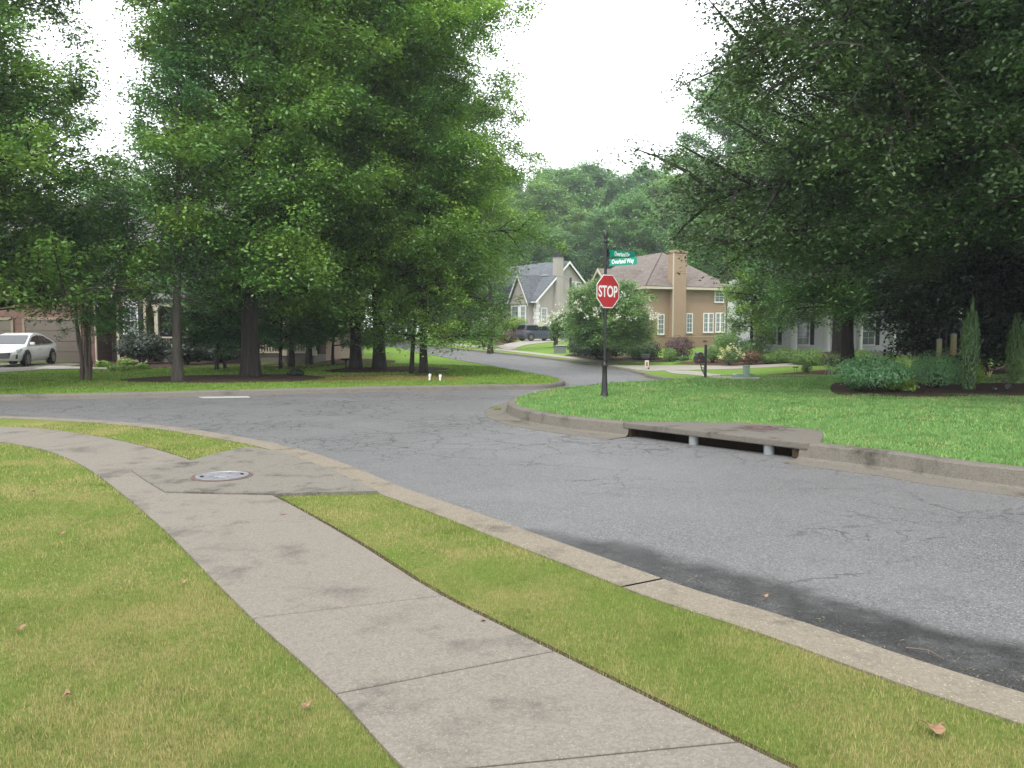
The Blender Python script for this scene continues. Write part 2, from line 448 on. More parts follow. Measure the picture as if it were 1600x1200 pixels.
def paint_mat(name, c, metal=0.0):
    m, t, p, o = new_mat(name); g = NG(t)
    g.l(g.mix(g.noise(g.obj(), 3, 3), [x * .96 for x in c], c), p.inputs['Base Color'])
    p.inputs['Roughness'].default_value = .3; p.inputs['Metallic'].default_value = metal; p.inputs['Coat Weight'].default_value = .8; p.inputs['Coat Roughness'].default_value = .05
    return m

# line of the near kerb's road edge, for the silt stain
_a = Vector(G(700, 806, -.1)); _b = Vector(G(1500, 1055, -.1)); _t = (_b - _a).normalized(); _n = Vector((-_t.y, _t.x))
if _n.y < 0: _n = -_n
WET = (_n.x, _n.y, -_n.dot(_a), _t.x, _t.y, -_t.dot(_a))

M = dict(
    asphalt=asphalt_mat(),
    walk=concrete_mat('sidewalk_concrete', (.12, .106, .087), (.215, .194, .162), (.060, .056, .049), .6, (.33, .31, .27), 55, .85, 1.15),
    apron=concrete_mat('apron_concrete', (.105, .096, .078), (.19, .174, .145), (.055, .051, .044), .6, (.30, .28, .24), 36, 1.0, 2.2),
    kerb=concrete_mat('kerb_aggregate', (.125, .107, .08), (.235, .205, .158), (.065, .058, .047), .6, (.40, .36, .29), 34, .75, 2.4),
    kerb_far=concrete_mat('kerb_weathered', (.088, .079, .064), (.175, .16, .132), (.036, .034, .026), .35, (.24, .22, .19), 40, 1.0, 1.6),
    gutter=concrete_mat('gutter_concrete', (.11, .10, .083), (.175, .162, .138), (.06, .056, .047), .4, (.28, .26, .23), 40, .8, 1.1),
    drain=concrete_mat('drain_slab_concrete', (.092, .083, .07), (.165, .148, .125), (.034, .031, .025), .3, (.22, .2, .17), 40, 1.0, 1.5),
    pale=concrete_mat('pale_concrete', (.27, .245, .21), (.34, .315, .275), (.19, .175, .15), .2, (.34, .315, .28), 30, .5, .5),
    soil=plain('soil', (.055, .038, .025), 1, .4, 20, spec=.1, bump=.6),
    mulch=plain('mulch', (.075, .05, .038), 1, .6, 30, spec=.1, bump=1.0),
    redmulch=plain('red_mulch', (.10, .058, .043), 1, .5, 30, spec=.1, bump=1.0),
    straw=plain('pine_straw', (.20, .12, .055), 1, .5, 14, spec=.1, bump=1.0),
    lawn_near=lawn_mat('lawn_near', (.125, .19, .032), (.215, .285, .062), (.33, .275, .115), .38, .70, .8),
    lawn_isle=lawn_mat('lawn_island', (.085, .20, .045), (.15, .30, .07), (.18, .25, .07), .58, .8, .5),
    lawn_far=lawn_mat('lawn_far', (.12, .22, .035), (.21, .33, .065), (.27, .24, .09), .55, .8, .35),
    blade_near=blade_mat('grass_near', (.145, .212, .042), (.265, .335, .09), (.41, .365, .15), .38, .70, .8, .12),
    blade_isle=blade_mat('grass_island', (.12, .25, .07), (.25, .43, .14), (.40, .42, .17), .48, .78, .7, .05),
    blade_far=blade_mat('grass_far', (.12, .235, .035), (.26, .39, .08), (.34, .29, .11), .52, .75, .35, .06),
    black=plain('black_painted_metal', (.012, .012, .013), .38, .2, 8, spec=.5),
    dgrey=plain('dark_grey_plastic', (.035, .035, .037), .6),
    iron=plain('cast_iron', (.24, .24, .25), .55, .35, 14, metal=.5),
    rust=plain('rusty_iron', (.11, .075, .065), .75, .4, 20, metal=.2),
    housewhite=plain('white_siding', (.62, .63, .63), .7, .06, 2),  # white wall greyed below the column paint: porch shade put into its colour
    white=plain('white_paint', (.74, .74, .72), .55, .06, 3),
    roadwhite=plain('worn_road_paint', (.33, .325, .315), .8, .45, 14),
    red=plain('sign_red', (.42, .022, .03), .4, .08, 3),
    green=plain('sign_green', (.0, .235, .155), .4, .08, 3),
    pipe=plain('pale_pipe', (.19, .205, .205), .55, .1, 9),
    utility=plain('utility_green', (.20, .29, .22), .6, .12, 6),
    glass=glass_mat('window_glass'),
    glass_lt=glass_mat('window_glass_curtained', (.16, .19, .19)),
    shade=glass_mat('window_glass_dark', (.015, .018, .02)),
    tan=plain('tan_siding', (.33, .235, .155), .75, .1, 1.5),
    tanfound=plain('tan_painted_masonry', (.27, .19, .128), .85, .15, 4, bump=.3),
    stucco=plain('grey_stucco', (.37, .34, .305), .9, .06, 2),
    cream=plain('cream_trim', (.50, .45, .35), .6, .06, 2),
    creamwall=plain('cream_siding', (.60, .56, .49), .75, .06, 2),
    beige=plain('beige_siding', (.25, .19, .14), .8, .1, 2),
    gdoor=plain('taupe_door', (.13, .105, .088), .6, .06, 2),
    darkdoor=plain('brown_door', (.09, .05, .035), .5),
    brick=brick_mat('red_brick'),
    shutter=plain('black_shutter', (.018, .02, .024), .6),
    roof_slate=shingle_mat('slate_shingles', (.075, .083, .095), (.135, .145, .16)),
    roof_brown=shingle_mat('brown_shingles', (.105, .085, .073), (.175, .148, .128)),
    roof_grey=shingle_mat('grey_shingles', (.10, .095, .09), (.17, .16, .155)),
    bark=bark_mat('bark_dark', (.014, .011, .009), (.045, .037, .03)),
    bark_g=bark_mat('bark_grey', (.035, .03, .024), (.09, .076, .062)),
    bark_s=bark_mat('bark_smooth', (.065, .048, .038), (.13, .10, .08), 4.0),
    carw=paint_mat('white_car_paint', (.70, .73, .71)),
    carb=paint_mat('blue_grey_car_paint', (.085, .105, .14), .4),
    tyre=plain('tyre_rubber', (.016, .016, .017), .85),
    rim=plain('alloy_rim', (.45, .46, .47), .3, .1, 5, metal=.8),
    tail=plain('red_lens', (.35, .02, .02), .2),
    deadleaf=leaf_mat('dead_leaf', (.22, .13, .08), (.34, .22, .14), None, .15, .8, .1),
    clip=plain('dry_clippings', (.15, .13, .085), .9, .5, 40),
    seed=plain('seed', (.22, .205, .11), .8, .35, 60),
    seedbase=plain('feeder_ochre', (.26, .17, .09), .7),
    paper=plain('yard_sign_paper', (.68, .6, .52), .7),
)
L = dict(
    oak=leaf_mat('leaf_oak', (0.061, 0.148, 0.034), (0.132, 0.272, 0.061), (0.160, 0.276, 0.047), .3),
    oak_lt=leaf_mat('leaf_light', (0.096, 0.222, 0.047), (0.202, 0.372, 0.077), (0.234, 0.382, 0.063), .3),
    maple=leaf_mat('leaf_maple', (0.049, 0.151, 0.049), (0.116, 0.262, 0.089), (0.105, 0.230, 0.046), .28),
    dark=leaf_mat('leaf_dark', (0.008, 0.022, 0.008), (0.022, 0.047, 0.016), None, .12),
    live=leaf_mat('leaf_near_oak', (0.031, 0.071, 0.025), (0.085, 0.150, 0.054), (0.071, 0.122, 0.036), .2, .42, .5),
    far1=leaf_mat('leaf_wood_mid', (0.062, 0.166, 0.050), (0.138, 0.293, 0.089), (0.166, 0.312, 0.079), .3),
    far2=leaf_mat('leaf_wood_dark', (0.052, 0.142, 0.057), (0.119, 0.251, 0.100), (0.142, 0.273, 0.084), .26),
    far3=leaf_mat('leaf_wood_light', (0.078, 0.180, 0.047), (0.156, 0.296, 0.078), (0.156, 0.265, 0.062), .32),
    crape=leaf_mat('leaf_crape', (0.074, 0.168, 0.055), (0.168, 0.316, 0.106), (0.190, 0.316, 0.094), .28),
    shrub=leaf_mat('leaf_shrub', (0.053, 0.128, 0.038), (0.113, 0.217, 0.060), None, .22),
    blue=leaf_mat('leaf_bluegreen', (0.099, 0.258, 0.110), (0.247, 0.445, 0.213), (0.156, 0.336, 0.133), .22),
    lime=leaf_mat('leaf_lime', (.15, .27, .025), (.26, .38, .06), None, .3),
    box=leaf_mat('leaf_boxwood', (0.090, 0.190, 0.040), (0.200, 0.330, 0.070), None, .2),
    purple=leaf_mat('leaf_purple', (0.050, 0.018, 0.027), (0.131, 0.050, 0.069), (0.075, 0.037, 0.037), .2),
    redleaf=leaf_mat('leaf_reddish', (.09, .085, .035), (.27, .12, .075), (.07, .12, .03), .25),
    white=leaf_mat('petal_white', (.62, .62, .56), (.74, .74, .70), None, .3),
    yellow=leaf_mat('petal_cream', (.55, .56, .24), (.70, .70, .42), None, .3),
    juniper=leaf_mat('leaf_juniper', (0.037, 0.094, 0.037), (0.115, 0.218, 0.062), (0.124, 0.228, 0.053), .15),
)

# ------------------------------------------------------------------ the setting: ground, road, kerbs, walks
def trace(pts, zo=0.0): return [G(x, y, zo) for x, y in pts]
near_in = trace([(1600, 1133), (1400, 1066), (1200, 994), (1000, 928), (960, 912), (800, 850), (680, 803), (585, 768)])
near_in = [(near_in[0][0] + 14, near_in[0][1] - 15), (near_in[0][0] + 5, near_in[0][1] - 5.5)] + near_in
near_mid = trace([(520, 738), (450, 711), (390, 695), (330, 684), (240, 670), (130, 660), (0, 654)])
near_left = [(-13.5, 15.0), (-20, 13.6), (-60, 4.0)]
NEAR = smooth_path(near_in + near_mid + near_left, 4)                     # grass side of the near kerb, right to left
far_front = [(-60, 9.5), (-20, 18.2)] + trace([(0, 617), (150, 614.5), (300, 611), (450, 607.5), (600, 604), (720, 602), (800, 601), (845, 600.5)])
corner = trace([(868, 598), (874, 594), (864, 590)])
far_left = trace([(820, 582), (760, 570.5), (700, 560), (660, 552), (630, 545), (600, 540), (560, 535), (500, 531)])
FARL = smooth_path(far_front + corner + far_left, 4)
FARL += [(-45, 82), (-75, 84)]
far_back = [(-75, 92), (-45, 91)] + trace([(500, 526.5), (560, 528.5), (620, 532), (660, 537), (700, 542.5), (770, 549.5), (850, 558), (920, 567), (965, 573), (1000, 581), (1030, 588.5), (1052, 592)])
FARB = smooth_path(far_back, 4)
stub = [(FARB[-1][0] + 2.5, FARB[-1][1] + .5), (FARB[-1][0] + 3.0, FARB[-1][1] - 3.5)]
isle = trace([(1040, 595), (1000, 596.5), (960, 598.5), (900, 605), (850, 612), (818, 619.5), (805, 627), (815, 636), (850, 644.5), (900, 651.5), (960, 657.5), (993, 661), (1101, 674), (1199, 684.5), (1256, 690.5), (1325, 698), (1425, 709), (1500, 720), (1600, 731)], RISE)
isle += [(isle[-1][0] + 5, isle[-1][1] - 5.4), (isle[-1][0] + 20, isle[-1][1] - 21)]
ISLE = smooth_path(isle, 4)
ROAD = NEAR + FARL + FARB + stub + ISLE
# tidy: far kerb runs left to right in FARB
sheetroad = ROAD
xs = sorted(set([-250, -180, -120, -90] + list(range(-70, 71, 4)) + [90, 120, 180, 250]))
ys = sorted(set([-40, -20, -8] + list(range(0, 121, 4)) + [140, 170, 220, 300, 420]))
rng0 = random.Random(3)
ISZ.extend(ISLE + [(60, -40), (250, -40), (250, 40), (30, 40), (12, 38)])
gridpts = [(x + rng0.uniform(-.8, .8), y + rng0.uniform(-.8, .8)) for x in xs for y in ys]
gridpts = [p for p in gridpts if -249 < p[0] < 249 and -39 < p[1] < 419]
BIG = [(-250, -40), (250, -40), (250, 420), (-250, 420)]
near_zone = [(60, -40), (-250, -40), (-250, -20), (-60, 6.5)] + [(p[0], p[1]) for p in reversed(NEAR)][0:] + [(60, -40)]
walk_l = trace([(0, 692), (60, 702), (120, 724), (170, 757), (215, 793), (260, 833), (395, 970), (525, 1088), (625, 1199)])
walk_r = trace([(0, 668), (60, 671), (130, 680), (200, 693), (255, 707), (300, 722), (425, 776), (560, 852), (690, 934), (865, 1022), (1150, 1164), (1215, 1196)])
walk_l = [(-40, 3.2), (-16, 9.3)] + walk_l + [(walk_l[-1][0] + 1.6, walk_l[-1][1] - 2.0), (walk_l[-1][0] + 7, walk_l[-1][1] - 8.5)]
walk_r = [(-40, 4.8), (-16, 11.4)] + walk_r + [(walk_r[-1][0] + 1.6, walk_r[-1][1] - 2.0), (walk_r[-1][0] + 7, walk_r[-1][1] - 8.5)]
WL = smooth_path(walk_l, 4); WR = smooth_path(walk_r, 4)
WALKPOLY = WL + WR[::-1]
apron_poly = trace([(300, 720), (330, 712), (384, 699), (440, 707), (520, 736), (590, 769), (500, 771), (425, 773.5), (340, 772), (258, 770), (228, 752), (205, 736), (245, 728)], .02)
isle_zone = ISLE + [(60, -40), (250, -40), (250, 40), (30, 40), (12, 38)]
_nz = NEAR; 
def zone(x, y):
    if pip(WALKPOLY, [x], [y])[0]: return 3
    if pip(NZ, [x], [y])[0]: return 0
    if pip(isle_zone, [x], [y])[0]: return 1
    return 2
NZ = [(-250, -40)] + [(-250, -10)] + NEAR[::-1] + [(60, -40)]
nearpts = [(x, y) for x in np.arange(-14, 20, 1.0) for y in np.arange(-8, 20, 1.0)]
def isle_pt(px, py):
    q = Vector(G(px, py)); return min((Vector(p) for p in _isle_d), key=lambda p: (p - q).length)
_isle_d = [tuple(Vector(ISLE[i]).lerp(Vector(ISLE[i + 1]), t / 6)) for i in range(len(ISLE) - 1) for t in range(6)]
inlet_a = isle_pt(993, 661); inlet_b = isle_pt(1258, 691)          # front corners of the storm-drain slab, on the island kerb line
idir = (inlet_b - inlet_a).normalized(); inrm = Vector((-idir.y, idir.x))
if inrm.y < 0: inrm = -inrm                                             # towards the island
def ip(s, d): q = inlet_a + idir * s + inrm * d; return (q.x, q.y)
ILEN = (inlet_b - inlet_a).length
PIT = [ip(.25, -.05), ip(ILEN - .1, -.05), ip(ILEN - .1, .75), ip(.25, .75)]
def pitcheck(): pass
ground = sheet('ground', BIG, 0.0, [M['lawn_near'], M['lawn_isle'], M['lawn_far'], M['soil']], 40.0, 0.0,
               holes=[ROAD], extra=gridpts + nearpts + WL + WR, classify=zone, label=None)
inlet_c = inlet_a + idir * (ILEN / 2)
def dish(x, y):                     # the gutter dips towards the drain's mouth
    q = Vector((x, y)) - inlet_a; s_ = q.dot(idir); d = -q.dot(inrm); e = max(0.0, .15 - s_, s_ - ILEN + .1)
    return 0 * math.exp(-(e / .35) ** 2) * math.exp(-(max(0, d - .15) / .42) ** 2) if d > -.4 else 0
roadpts = [(x, y) for x in np.arange(-16, 14, 2.2) for y in np.arange(2, 26, 2.2)] + [ip(s_, -d) for s_ in np.linspace(-.6, ILEN + .6, 22) for d in (.02, .15, .3, .45, .62, .85, 1.1, 1.4)] + [(x, y) for x in range(-20, 21, 4) for y in range(26, 96, 4)]
road = sheet('road', ROAD, -0.13, M['asphalt'], .5, 0.0, extra=roadpts, zf=dish, terr=terr0)
deep = MB().box(0, 190, -3.4, 500, 460, .2).build('subsoil', M['soil']); deep['kind'] = 'structure'

def arc(path):
    d = [0]
    for i in range(1, len(path)): d.append(d[-1] + math.dist(path[i], path[i - 1]))
    return d
def near_on(path, q):
    return min(range(len(path)), key=lambda i: math.dist(path[i], q))
def lerp_path(path, s):
    d = arc(path); s = max(0, min(d[-1] - 1e-6, s))
    for i in range(1, len(path)):
        if d[i] >= s:
            t = (s - d[i - 1]) / max(1e-9, d[i] - d[i - 1]); return (path[i - 1][0] + (path[i][0] - path[i - 1][0]) * t, path[i - 1][1] + (path[i][1] - path[i - 1][1]) * t)
    return path[-1]
def s_on(path, q):
    d = arc(path); best = (1e9, 0)
    for i in range(1, len(path)):
        a = Vector(path[i - 1]); b = Vector(path[i]); ab = b - a; t = max(0, min(1, (Vector(q) - a).dot(ab) / max(1e-9, ab.length_squared))); e = (a + ab * t - Vector(q)).length
        if e < best[0]: best = (e, d[i - 1] + ab.length * t)
    return best[1]
arc_, at_, s_on_ = arc, lerp_path, s_on
# kerbs (swept along the same lines)
iN0 = 0
def side_of(path, poly):
    a = Vector(path[len(path) // 2]); b = Vector(path[len(path) // 2 + 1]); t = (b - a).normalized(); n = Vector((-t.y, t.x)); q = (a + b) / 2 + n * .3
    return 1 if pip(poly, [q.x], [q.y])[0] else -1
_kj = s_on_(NEAR, G(983, 917)); NK1 = [p for i, p in enumerate(NEAR) if arc_(NEAR)[i] < _kj - .02] + [at_(NEAR, _kj - .012)]; NK2 = [at_(NEAR, _kj + .012)] + [p for i, p in enumerate(NEAR) if arc_(NEAR)[i] > _kj + .02]
for _nk in (NK1, NK2): sweep('near_kerb', _nk, [(-.02, -.35), (-.02, .012), (.33, .004), (.38, -.03), (.41, -.16)], side_of(NEAR[20:], ROAD), M['kerb'])
KP = [(-.02, -.35), (-.02, .015), (.13, .012), (.16, -.015), (.19, -.10), (.24, -.121), (.62, -.125), (.63, -.2)]
sweep('far_kerb', FARL, [(-.02, -.35), (-.02, .015), (.14, .012), (.18, -.03), (.21, -.118), (.34, -.126), (.35, -.2)], side_of(FARL, ROAD), M['gutter'])
sweep('back_kerb', FARB + stub[:1], KP, side_of(FARB, ROAD), M['gutter'])
# island kerb, broken where the storm-drain slab sits
def seg_near(p): return ((Vector(p) - inlet_a).dot(idir), (Vector(p) - inlet_a).dot(inrm))
k0 = [p for i, p in enumerate(ISLE) if i < len(ISLE) * .8]
cut_i = [i for i, p in enumerate(ISLE) if abs(seg_near(p)[1]) < 1.2 and -.05 < seg_near(p)[0] < ILEN + .05]
kA = ISLE[:cut_i[0]] + [ip(0, 0)]; kB = [ip(ILEN, 0)] + ISLE[cut_i[-1] + 1:]
sI = side_of(ISLE, ROAD)
WIDE = [(-.03, -.35), (-.03, RISE + .012), (.13, RISE + .008), (.16, RISE - .015), (.20, -.09), (.26, -.119), (.66, -.123), (.67, -.2)]
sweep('island_kerb', kA, WIDE, sI, M['kerb_far']); sweep('island_kerb_run', kB, WIDE, sI, M['kerb_far'])

# sidewalk: separate slabs with open joints
joints_px = [((62, 703), (170, 687)), ((160, 750), (250, 742)), ((192, 774), (300, 769)), ((254, 829), (478, 815)), ((393, 971), (690, 935)), ((523, 1090), (866, 1022)), ((640, 1216), (1150, 1166))]
js = []
for a, b in joints_px:
    js.append((s_on(WL, G(*a)), s_on(WR, G(*b))))
sl0, sr0 = js[0]
for k in range(1, 14): js.append((sl0 - 1.3 * k, sr0 - 1.5 * k))
sl1, sr1 = js[6]
for k in range(1, 8): js.append((sl1 + 1.25 * k, sr1 + 1.25 * k))
js = sorted(j for j in js if j[0] > 0 and j[1] > 0)
mb = MB()
for (a0, b0), (a1, b1) in zip(js[:-1], js[1:]):
    n = 6; gap = .009
    Lp = [lerp_path(WL, a0 + gap + (a1 - a0 - 2 * gap) * i / n) for i in range(n + 1)]
    Rp = [lerp_path(WR, b0 + gap + (b1 - b0 - 2 * gap) * i / n) for i in range(n + 1)]
    poly = Lp + Rp[::-1]
    mb.prism([(p[0], p[1], terr(*p) - .08) for p in poly], (0, 0, .10))
walk = mb.build('sidewalk', M['walk']); walk['kind'] = 'structure'
_bm = bmesh.new(); _bm.from_mesh(walk.data)
bmesh.ops.bevel(_bm, geom=[e for e in _bm.edges if len(e.link_faces) == 2 and e.calc_face_angle(0) > .9 and min(v.co.z for v in e.verts) > 0], offset=.007, segments=1, affect='EDGES', clamp_overlap=True)
_bm.to_mesh(walk.data); _bm.free()
sweep('soil_edge', WR, [(-.03, .004), (.045, .008)], -1 if side_of(WR, WALKPOLY) > 0 else 1, M['soil'])
dr = sheet('drain_apron', apron_poly, .035, M['apron'], .5, .1)

# pale far walks and driveways, planting beds (all follow the terrain a little above the lawn)
def patch(name, px, zo, mat, step=1.5): return sheet(name, smooth_path(trace(px + px[:1], 0), 3)[:-1], zo, mat, step, .06)
patch('driveway', [(952, 571), (1000, 571.5), (1080, 572), (1150, 572), (1230, 569), (1320, 565), (1330, 568.5), (1230, 573), (1150, 577), (1060, 579), (1008, 580), (985, 577)], .04, M['pale'])
patch('footpath', [(1038, 579), (1075, 580), (1110, 584.5), (1150, 589), (1185, 593), (1150, 593), (1100, 589), (1060, 585)], .035, M['pale'])
patch('far_sidewalk', [(620, 525), (700, 535), (770, 544.5), (850, 553), (920, 561.5), (965, 567), (962, 570), (915, 564.5), (850, 556), (770, 547), (700, 537.5), (620, 527)], .035, M['pale'])
patch('far_driveway', [(775, 542), (800, 536), (835, 531), (880, 529), (905, 531), (870, 534), (820, 540), (795, 547.5)], .045, M['pale'])
patch('house_driveway', [(-160, 576), (-60, 572), (40, 569), (118, 568.5), (100, 574), (60, 579), (-30, 585), (-160, 592)], .03, M['gutter'])
patch('entry_path', [(78, 573), (140, 575), (207, 576.5), (207, 578.6), (140, 577.5), (60, 578)], .045, M['pale'])
patch('front_bed', [(100, 572), (140, 574.5), (215, 577), (270, 574), (380, 571), (400, 566), (300, 564), (150, 563), (120, 566)], .02, M['mulch'])
patch('oak_bed', [(185, 594), (260, 589), (330, 587), (420, 586), (480, 587.5), (508, 592), (470, 596), (380, 598.5), (290, 598.5), (220, 598)], .03, M['mulch'])
patch('twin_oak_bed', [(500, 580), (540, 576), (590, 574), (650, 573), (690, 575), (700, 578), (640, 581), (600, 582.5), (540, 583)], .022, M['mulch'])
patch('straw_bed', [(470, 592), (520, 586), (600, 584.5), (680, 588), (730, 590.5), (716, 594), (660, 594.5), (560, 596), (500, 596.5)], .018, M['straw'])
patch('shade_bed', [(395, 572), (450, 565), (540, 560), (600, 562), (605, 568), (540, 571), (450, 577)], .02, M['mulch'])
patch('sapling_bed', [(650, 583), (680, 580.5), (700, 583), (690, 586.5), (655, 587)], .024, M['mulch'])
patch('island_bed', [(1300, 615), (1340, 618), (1420, 618.5), (1520, 618), (1640, 617), (1720, 612), (1640, 602), (1560, 600), (1480, 600), (1400, 598), (1330, 598), (1298, 606)], .03, M['mulch'])
patch('island_bed_edge', [(1304, 614.5), (1340, 617.5), (1420, 618), (1520, 617.5), (1640, 616.5), (1640, 619.5), (1520, 620.5), (1420, 621), (1350, 620.5), (1310, 618)], .045, M['redmulch'])
patch('feeder_bed', [(1190, 588), (1230, 583.5), (1270, 580), (1310, 577), (1330, 581), (1300, 588), (1240, 590)], .03, M['redmulch'])
patch('shade_floor', [(1340, 590), (1420, 578), (1560, 572), (1700, 570), (1760, 590), (1640, 599), (1500, 597)], .02, M['redmulch'])
patch('tan_house_bed', [(1050, 569), (1120, 571), (1180, 571.5), (1250, 568), (1330, 564), (1330, 558), (1200, 560), (1100, 563)], .02, M['redmulch'])
patch('far_bed', [(760, 541), (800, 538), (806, 533), (780, 531), (745, 534)], .02, M['redmulch'])
patch('hedge_bed', [(880, 557), (940, 562), (1030, 566), (1060, 563), (1000, 556), (900, 552)], .02, M['mulch'])
# worn stop line on the side road
q = trace([(308, 619.6), (388, 618.6), (391, 621.2), (318, 622.2)], -.12)
mb = MB(); mb.face([(p[0], p[1], -.126) for p in q]); sl = mb.build('stop_line', M['roadwhite']); sl['kind'] = 'structure'

# ------------------------------------------------------------------ storm drain on the island
def storm_drain():
    r = empty('storm_drain', (inlet_a.x, inlet_a.y, RISE), math.atan2(idir.y, idir.x), 'brown concrete storm drain with a wide dark mouth under the grassy corner kerb', 'storm drain')
    s = 1 if Vector((-idir.y, idir.x)).dot(inrm) > 0 else -1
    back = Vector(G(1290, 672)); far = Vector(G(1100, 657.5)); fl = Vector(G(1010, 663))
    loc = lambda v: ((v - inlet_a).dot(idir), (v - inlet_a).dot(inrm) * s)
    b = loc(back); f = loc(far)
    poly = [(-.12, -.19 * s), (ILEN + .12, -.19 * s), (ILEN + .2, .05 * s), (b[0], b[1]), ((b[0] + f[0]) / 2 + .1, (b[1] + f[1]) / 2 + .12 * s), (f[0], f[1]), (-.15, .1 * s)]
    mb = MB(); mb.prism([(x, y, -.08) for x, y in poly], (0, 0, .098)); mb.build('slab', M['drain'], r, bevel=.02)
    mb = MB()                                              # the chamber: floor, back and cheeks
    mb.span(.0, ILEN + .1, 1.1 * s - .04, 1.1 * s + .04, -1.6, -.082)
    mb.span(-.16, .02, -.15 if s > 0 else -1.1, 1.1 if s > 0 else .15, -1.6, -.082); mb.span(ILEN - .12, ILEN + .22, -.15 if s > 0 else -1.1, 1.1 if s > 0 else .15, -1.6, -.082)
    mb.build('chamber', M['soil'], r, bevel=.012)  # dark soil colour on concrete: the mouth's shade is put into the colour
    for px in (1068, 1211):
        x = (isle_pt(px, 684) - inlet_a).dot(idir) / ILEN
        mb = MB(); mb.lathe([(.075, -1.5), (.075, -.082)], 16, (ILEN * x, -.09 * s, 0)); mb.build('support_post', M['pipe'], r, smooth=True)
    return r
storm_drain()
def manhole(px, py, zo, rad, mat, label, cat='manhole cover'):
    x, y = G(px, py, zo)
    r = empty('manhole_cover', (x, y, terr(x, y) + zo), .4, label, cat, 'manhole covers')
    mb = MB(); mb.lathe([(rad * 1.12, -.03), (rad * 1.12, .006), (rad * 1.0, .008), (rad * 1.0, -.03)], 40); mb.build('frame', M['rust'], r)
    mb = MB(); mb.lathe([(rad * .975, -.03), (rad * .975, .012), (rad * .86, .014), (rad * .84, .007), (rad * .3, .007), (rad * .28, .013), (.001, .013)], 40)
    for k in range(12):
        a = k * math.pi / 6; mb.box(math.cos(a) * rad * .57, math.sin(a) * rad * .57, .009, rad * .44, .022, .006, a)
    for sg in (-1, 1): mb.mi = 1; mb.box(sg * rad * .72, 0, .0145, .035, .06, .003)
    mb.build('lid', [mat, M['black']], r)
manhole(347, 744, .035, .29, M['iron'], 'grey iron manhole cover set in the pale concrete apron beside the sidewalk')
manhole(1186, 668.5, .018, .27, M['rust'], 'rusty brown manhole cover on top of the dark storm drain slab')

# ------------------------------------------------------------------ grass blades
def grass(name, test, mat, bands, seed, mats=None):
    rg = np.random.default_rng(seed); VV = []; TT = []; nb = 0
    for r0, r1, dens, h, wd in bands:
        area = math.radians(84) / 2 * (r1 * r1 - r0 * r0); n = int(area * dens)
        rr = np.sqrt(rg.uniform(r0 * r0, r1 * r1, n)); aa = rg.uniform(-R(42), R(42), n)
        X = rr * np.sin(aa); Y = rr * np.cos(aa); k = test(X, Y); X = X[k]; Y = Y[k]; n = len(X)
        if n == 0: continue
        Z = (np.array([terr0(a, b) for a, b in zip(X, Y)]) if r1 > 18 else np.zeros(n)) + (RISE * (1 - np.clip((Y - 25) / 9, 0, 1)) if name == 'island_grass' else 0)
        nz = .5 + .25 * np.sin(X * 2.3 + 1.7 * np.sin(Y * 1.1)) + .25 * np.sin(Y * 3.1 + 2.0 * np.sin(X * 1.7 + 1)); ang = rg.uniform(0, 2 * math.pi, n); hh = h * rg.uniform(.4, 1.2, n) * (.7 + .6 * nz); ww = wd * rg.uniform(.6, 1.2, n) / 2
        la = rg.uniform(0, 2 * math.pi, n); ln = hh * np.abs(rg.normal(0, .45, n))
        V = np.empty((n, 3, 3), np.float32)
        V[:, 0] = np.stack([X - np.cos(ang) * ww, Y - np.sin(ang) * ww, Z - .004], 1)
        V[:, 1] = np.stack([X + np.cos(ang) * ww, Y + np.sin(ang) * ww, Z - .004], 1)
        V[:, 2] = np.stack([X + np.cos(la) * ln, Y + np.sin(la) * ln, Z + hh], 1)
        VV.append(V.reshape(-1, 3)); TT.append(np.arange(n * 3).reshape(-1, 3) + nb); nb += n * 3
    o = np_mesh(name, np.concatenate(VV), None, np.concatenate(TT), [mat]); o['kind'] = 'stuff'
    return o
def in_near(X, Y):
    return pip(NZ, X, Y) & ~pip(WALKPOLY, X, Y) & ~pip(apron_poly, X, Y)
slab_poly = [ip(-.15, -.3), ip(ILEN + .25, -.3), ip(ILEN + .25, .05), G(1286, 676), G(1200, 665), G(1100, 662), ip(-.1, .0)]
slab_poly = slab_poly
bed_poly = smooth_path(trace([(1300, 615), (1340, 618), (1420, 618.5), (1520, 618), (1640, 617), (1720, 612), (1640, 602), (1560, 600), (1480, 600), (1400, 598), (1330, 598), (1298, 606), (1300, 615)]), 3)
def in_isle(X, Y): return pip(isle_zone, X, Y) & ~pip(slab_poly, X, Y) & ~pip(bed_poly, X, Y)
FZ = FARL + [(-75, 30)]
beds_far = [smooth_path(trace(p + p[:1]), 3) for p in (
    [(185, 594), (260, 589), (330, 587), (420, 586), (480, 587.5), (508, 592), (470, 596), (380, 598.5), (290, 598.5), (220, 598)],
    [(-160, 576), (-60, 572), (40, 569), (118, 568.5), (100, 574), (60, 579), (-30, 585), (-160, 592)],
    [(78, 573), (140, 575), (207, 576.5), (207, 578.6), (140, 577.5), (60, 578)],
    [(100, 572), (140, 574.5), (215, 577), (270, 574), (380, 571), (400, 566), (300, 564), (150, 563), (120, 566)],
    [(500, 580), (540, 576), (590, 574), (650, 573), (690, 575), (700, 578), (640, 581), (600, 582.5), (540, 583)])]
def in_farl(X, Y):
    k = pip(FZ, X, Y)
    for b in beds_far: k &= ~pip(b, X, Y)
    return k
grass('lawn_grass', in_near, M['blade_near'], [(1.6, 3.2, 26000, .024, .0030), (3.2, 5.5, 14000, .024, .0042), (5.5, 9, 5200, .026, .007), (9, 16, 1500, .03, .013)], 1)
